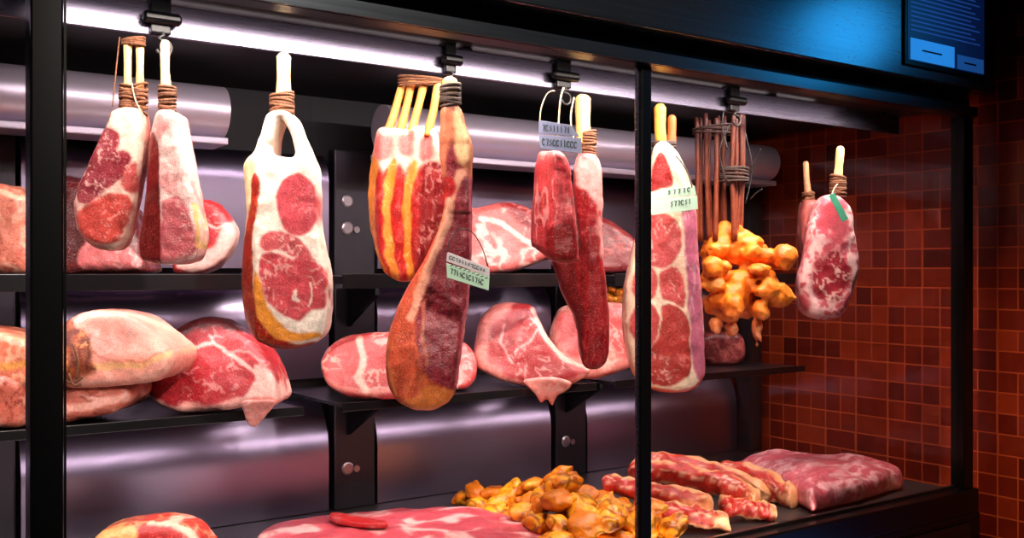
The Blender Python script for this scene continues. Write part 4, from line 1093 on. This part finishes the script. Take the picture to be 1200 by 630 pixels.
hook(856, 'black hook clamp on the rail above the orange bundle', .012)

def marks(fr, x0, x1, y0, y1, n, seed, dep, sl=0.0, w=.55):
    """illegible pen strokes in a row"""
    rnd = random.Random(seed); mb = MB()
    for i in range(n):
        x = x0+(x1-x0)*(i+.3)/n; hh = y1-y0; yy = lambda q: q+(x-x0)*sl
        k = rnd.randrange(4)
        if k == 0: pts = [(x, y0+hh*.1), (x+.2, y1-hh*.1)]
        elif k == 1: pts = [(x+1.6*math.cos(a)*.9, (y0+y1)/2+hh*.38*math.sin(a)) for a in np.linspace(.6, 5.8, 9)]
        elif k == 2: pts = [(x-1, y0+hh*.15), (x+1.4, y0+hh*.15), (x+.2, y1-hh*.1)]
        else: pts = [(x+1.3, y0+hh*.15), (x-.8, y0+hh*.35), (x+1.2, y0+hh*.65), (x-1, y1-hh*.15)]
        mb.tube([fr.pt(a, yy(b), dep) for a, b in pts], w*fr.s, 5)
    return mb
def card(fr, r, quad, mat, name, depth=0, th=1.0):
    (a, b, c, d) = quad
    P = [fr.pt(*q, depth) for q in quad]+[fr.pt(*q, depth+th) for q in quad]
    mb = MB().add(P, [(0, 1, 2, 3), (7, 6, 5, 4), (0, 4, 5, 1), (1, 5, 6, 2), (2, 6, 7, 3), (3, 7, 4, 0)])
    return mb.obj(name, M[mat], r, bevel=fr.s*.35)
# tag on the long curled cut
fr = Frame(550, 335, TR(515)*.95-.05); r = thing('price_tag', 'white and pale green tag strung on the long curved cut', 'tag', fr.loc(), ROT, 'tags on the hung meat')
a = card(fr, r, [(525,295),(574,314),(574,324),(524,306)], 'cardwhite', 'white_strip')
b = card(fr, r, [(524,308),(574,324),(573,340),(525,325)], 'cardgreen', 'green_strip', -.3)
marks(fr, 528, 570, 299, 304, 12, 3, -.4, .38, .45).obj('ink_marks', M['ink'], a); marks(fr, 529, 568, 313, 321, 11, 5, -.7, .36).obj('ink_marks', M['ink'], b)
mb = MB()
for i in range(9): x = 529+i*5; mb.tube([fr.pt(x, 309.5+(x-524)*.36, -.7), fr.pt(x+3, 307+(x+3-524)*.37, -.7)], .5*fr.s, 5)
mb.obj('hatch_marks', M['ink'], b)
string(fr, r, [(525,296,0),(528,282,4),(534,272,10),(545,268,10),(556,275,8),(566,292,4),(572,312,0)], .7, 'blackwire', 'hanging_cord')
# grey blue tag in front of the beef strips
fr = Frame(655, 180, TR(650)*.965-.05); r = thing('price_tag', 'grey blue two row tag strung above the shorter beef strip', 'tag', fr.loc(), ROT, 'tags on the hung meat')
a = card(fr, r, [(631,143),(668,149),(678,162),(631,158)], 'cardblue', 'top_strip'); b = card(fr, r, [(631,160),(680,164),(681,182),(633,176)], 'cardblue', 'lower_strip', -.3)
marks(fr, 635, 668, 147, 156, 8, 7, -.4, .1).obj('ink_marks', M['ink'], a); marks(fr, 635, 676, 163, 173, 10, 8, -.7, .1).obj('ink_marks', M['ink'], b)
string(fr, r, [(632,144,0),(634,128,6),(640,112,14),(646,108,10),(650,108,10)], .8, 'cord', 'hanging_cord')
# two row tag on the broad slab
fr = Frame(790, 252, TR(780)-.05); r = thing('price_tag', 'white two row tag across the top of the broad marbled slab', 'tag', fr.loc(), ROT, 'tags on the hung meat')
a = card(fr, r, [(760,226),(811,219),(813,229),(761,236)], 'cardgreen', 'top_strip'); b = card(fr, r, [(761,237),(814,230),(815,246),(762,253)], 'cardgreen', 'lower_strip', -.3)
marks(fr, 780, 808, 223, 230, 5, 17, -.4, -.13, .5).obj('ink_marks', M['ink'], a); marks(fr, 783, 808, 236, 244, 6, 12, -.7, -.13, .5).obj('ink_marks', M['ink'], b)
string(fr, r, [(808,221,0),(806,208,4),(800,194,10),(792,182,18)], .8, 'darktwine', 'hanging_cord')
# narrow green tag
fr = Frame(978, 262, TR(970)-.035); r = thing('price_tag', 'narrow plain green tag on the small marbled steak', 'tag', fr.loc(), ROT, 'tags on the hung meat')
card(fr, r, [(966,230),(973,227),(989,257),(982,261)], 'cardteal', 'green_strip')
string(fr, r, [(970,229,0),(974,222,6),(980,216,12)], .7, 'cord', 'hanging_cord')
#@@LIGHTS
# ---------------------------------------------------------------- light and camera
def area(name, loc, tgt, sx, sy, e, col, spread=math.radians(125)):
    l = bpy.data.lights.new(name, 'AREA'); l.shape = 'RECTANGLE'; l.size = sx; l.size_y = sy; l.energy = e; l.color = col; l.spread = spread
    o = bpy.data.objects.new(name, l); link(o); o.location = loc
    d = Vector(tgt)-Vector(loc); o.rotation_euler = d.to_track_quat('-Z', 'Y').to_euler(); return o
def spot(name, loc, tgt, e, col, ang, blend=.5, rad=.05):
    l = bpy.data.lights.new(name, 'SPOT'); l.energy = e; l.color = col; l.spot_size = math.radians(ang); l.spot_blend = blend; l.shadow_soft_size = rad
    o = bpy.data.objects.new(name, l); link(o); o.location = loc
    d = Vector(tgt)-Vector(loc); o.rotation_euler = d.to_track_quat('-Z', 'Y').to_euler(); return o
# the cabinet's own strips along the top behind the frame, then two added lamps
area('strip_lamp', (1.30, 1.535, 1.922), (1.30, 1.75, 1.45), 1.98, .03, 20, (1, .86, .77))
area('strip_lamp', (-.45, 1.535, 1.922), (-.45, 1.75, 1.45), 1.2, .03, 10, (1, .83, .80))
area('strip_lamp', (1.21, 1.670, 1.924), (1.21, 1.95, 1.72), 1.8, .008, 5.5, (1, .84, .86), math.radians(150))  # added behind the rail to brighten ducts and upper panels
area('sill_fill', (1.0, 1.525, .935), (1.0, 1.80, 1.25), 1.9, .02, 1.0, (1, .80, .72))  # weak added fill, no strip is built at the sill
# added fill under the shelves, then spots in the room
for x0, x1 in bays:
    for z, e in ((SHELF1-.0275, 1.5), (SHELF2-.0155, 2.0)):
        area('shelf_fill', ((x0+x1)/2, 1.891, z), ((x0+x1)/2, 2.05, z-.3), (x1-x0)*.94, .012, e*(x1-x0)/.7*.6, (1, .80, .80), math.radians(160))  # added to brighten back panels, shelf meat and tray
spot('front_fill_spot', (.75, -1.1, 3.1), (1.05, 1.62, 1.42), 350, (1, .88, .77), 34, .4, .10)  # unseen fill added behind the camera to light the meat fronts
spot('wall_spot', (1.0, -.9, 2.0), (2.62, 1.02, 1.00), 135, (1, .60, .29), 31, .9, .1)
spot('blue_spot', (2.5, .98, 2.20), (1.98, 1.42, 2.05), 5.0, (.03, .41, .88), 90, .9, .12)

spot('blue_spot', (2.48, .98, .52), (1.9, 1.46, .90), 3.0, (.03, .32, .95), 70, .9, .07)  # added low down for the blue glow on the base front

w = bpy.data.worlds.new('dim_room'); bpy.context.scene.world = w; w.use_nodes = True
w.node_tree.nodes['Background'].inputs[0].default_value = (.10, .05, .05, 1); w.node_tree.nodes['Background'].inputs[1].default_value = .05

cd = bpy.data.cameras.new('camera'); co = bpy.data.objects.new('camera', cd); link(co)
cd.sensor_width = 36; cd.lens = F*36/1200; cd.shift_y = (HOR-315)/1200*1.0
co.location = (0, 0, CAMZ)
co.rotation_euler = (math.pi/2, 0, AX-math.pi/2)
cd.clip_start = .05
sc = bpy.context.scene; sc.camera = co
sc.view_settings.view_transform = 'Standard'; sc.view_settings.look = 'None'; sc.view_settings.exposure = 0; sc.view_settings.gamma = 1
sc.view_settings.use_curve_mapping = False
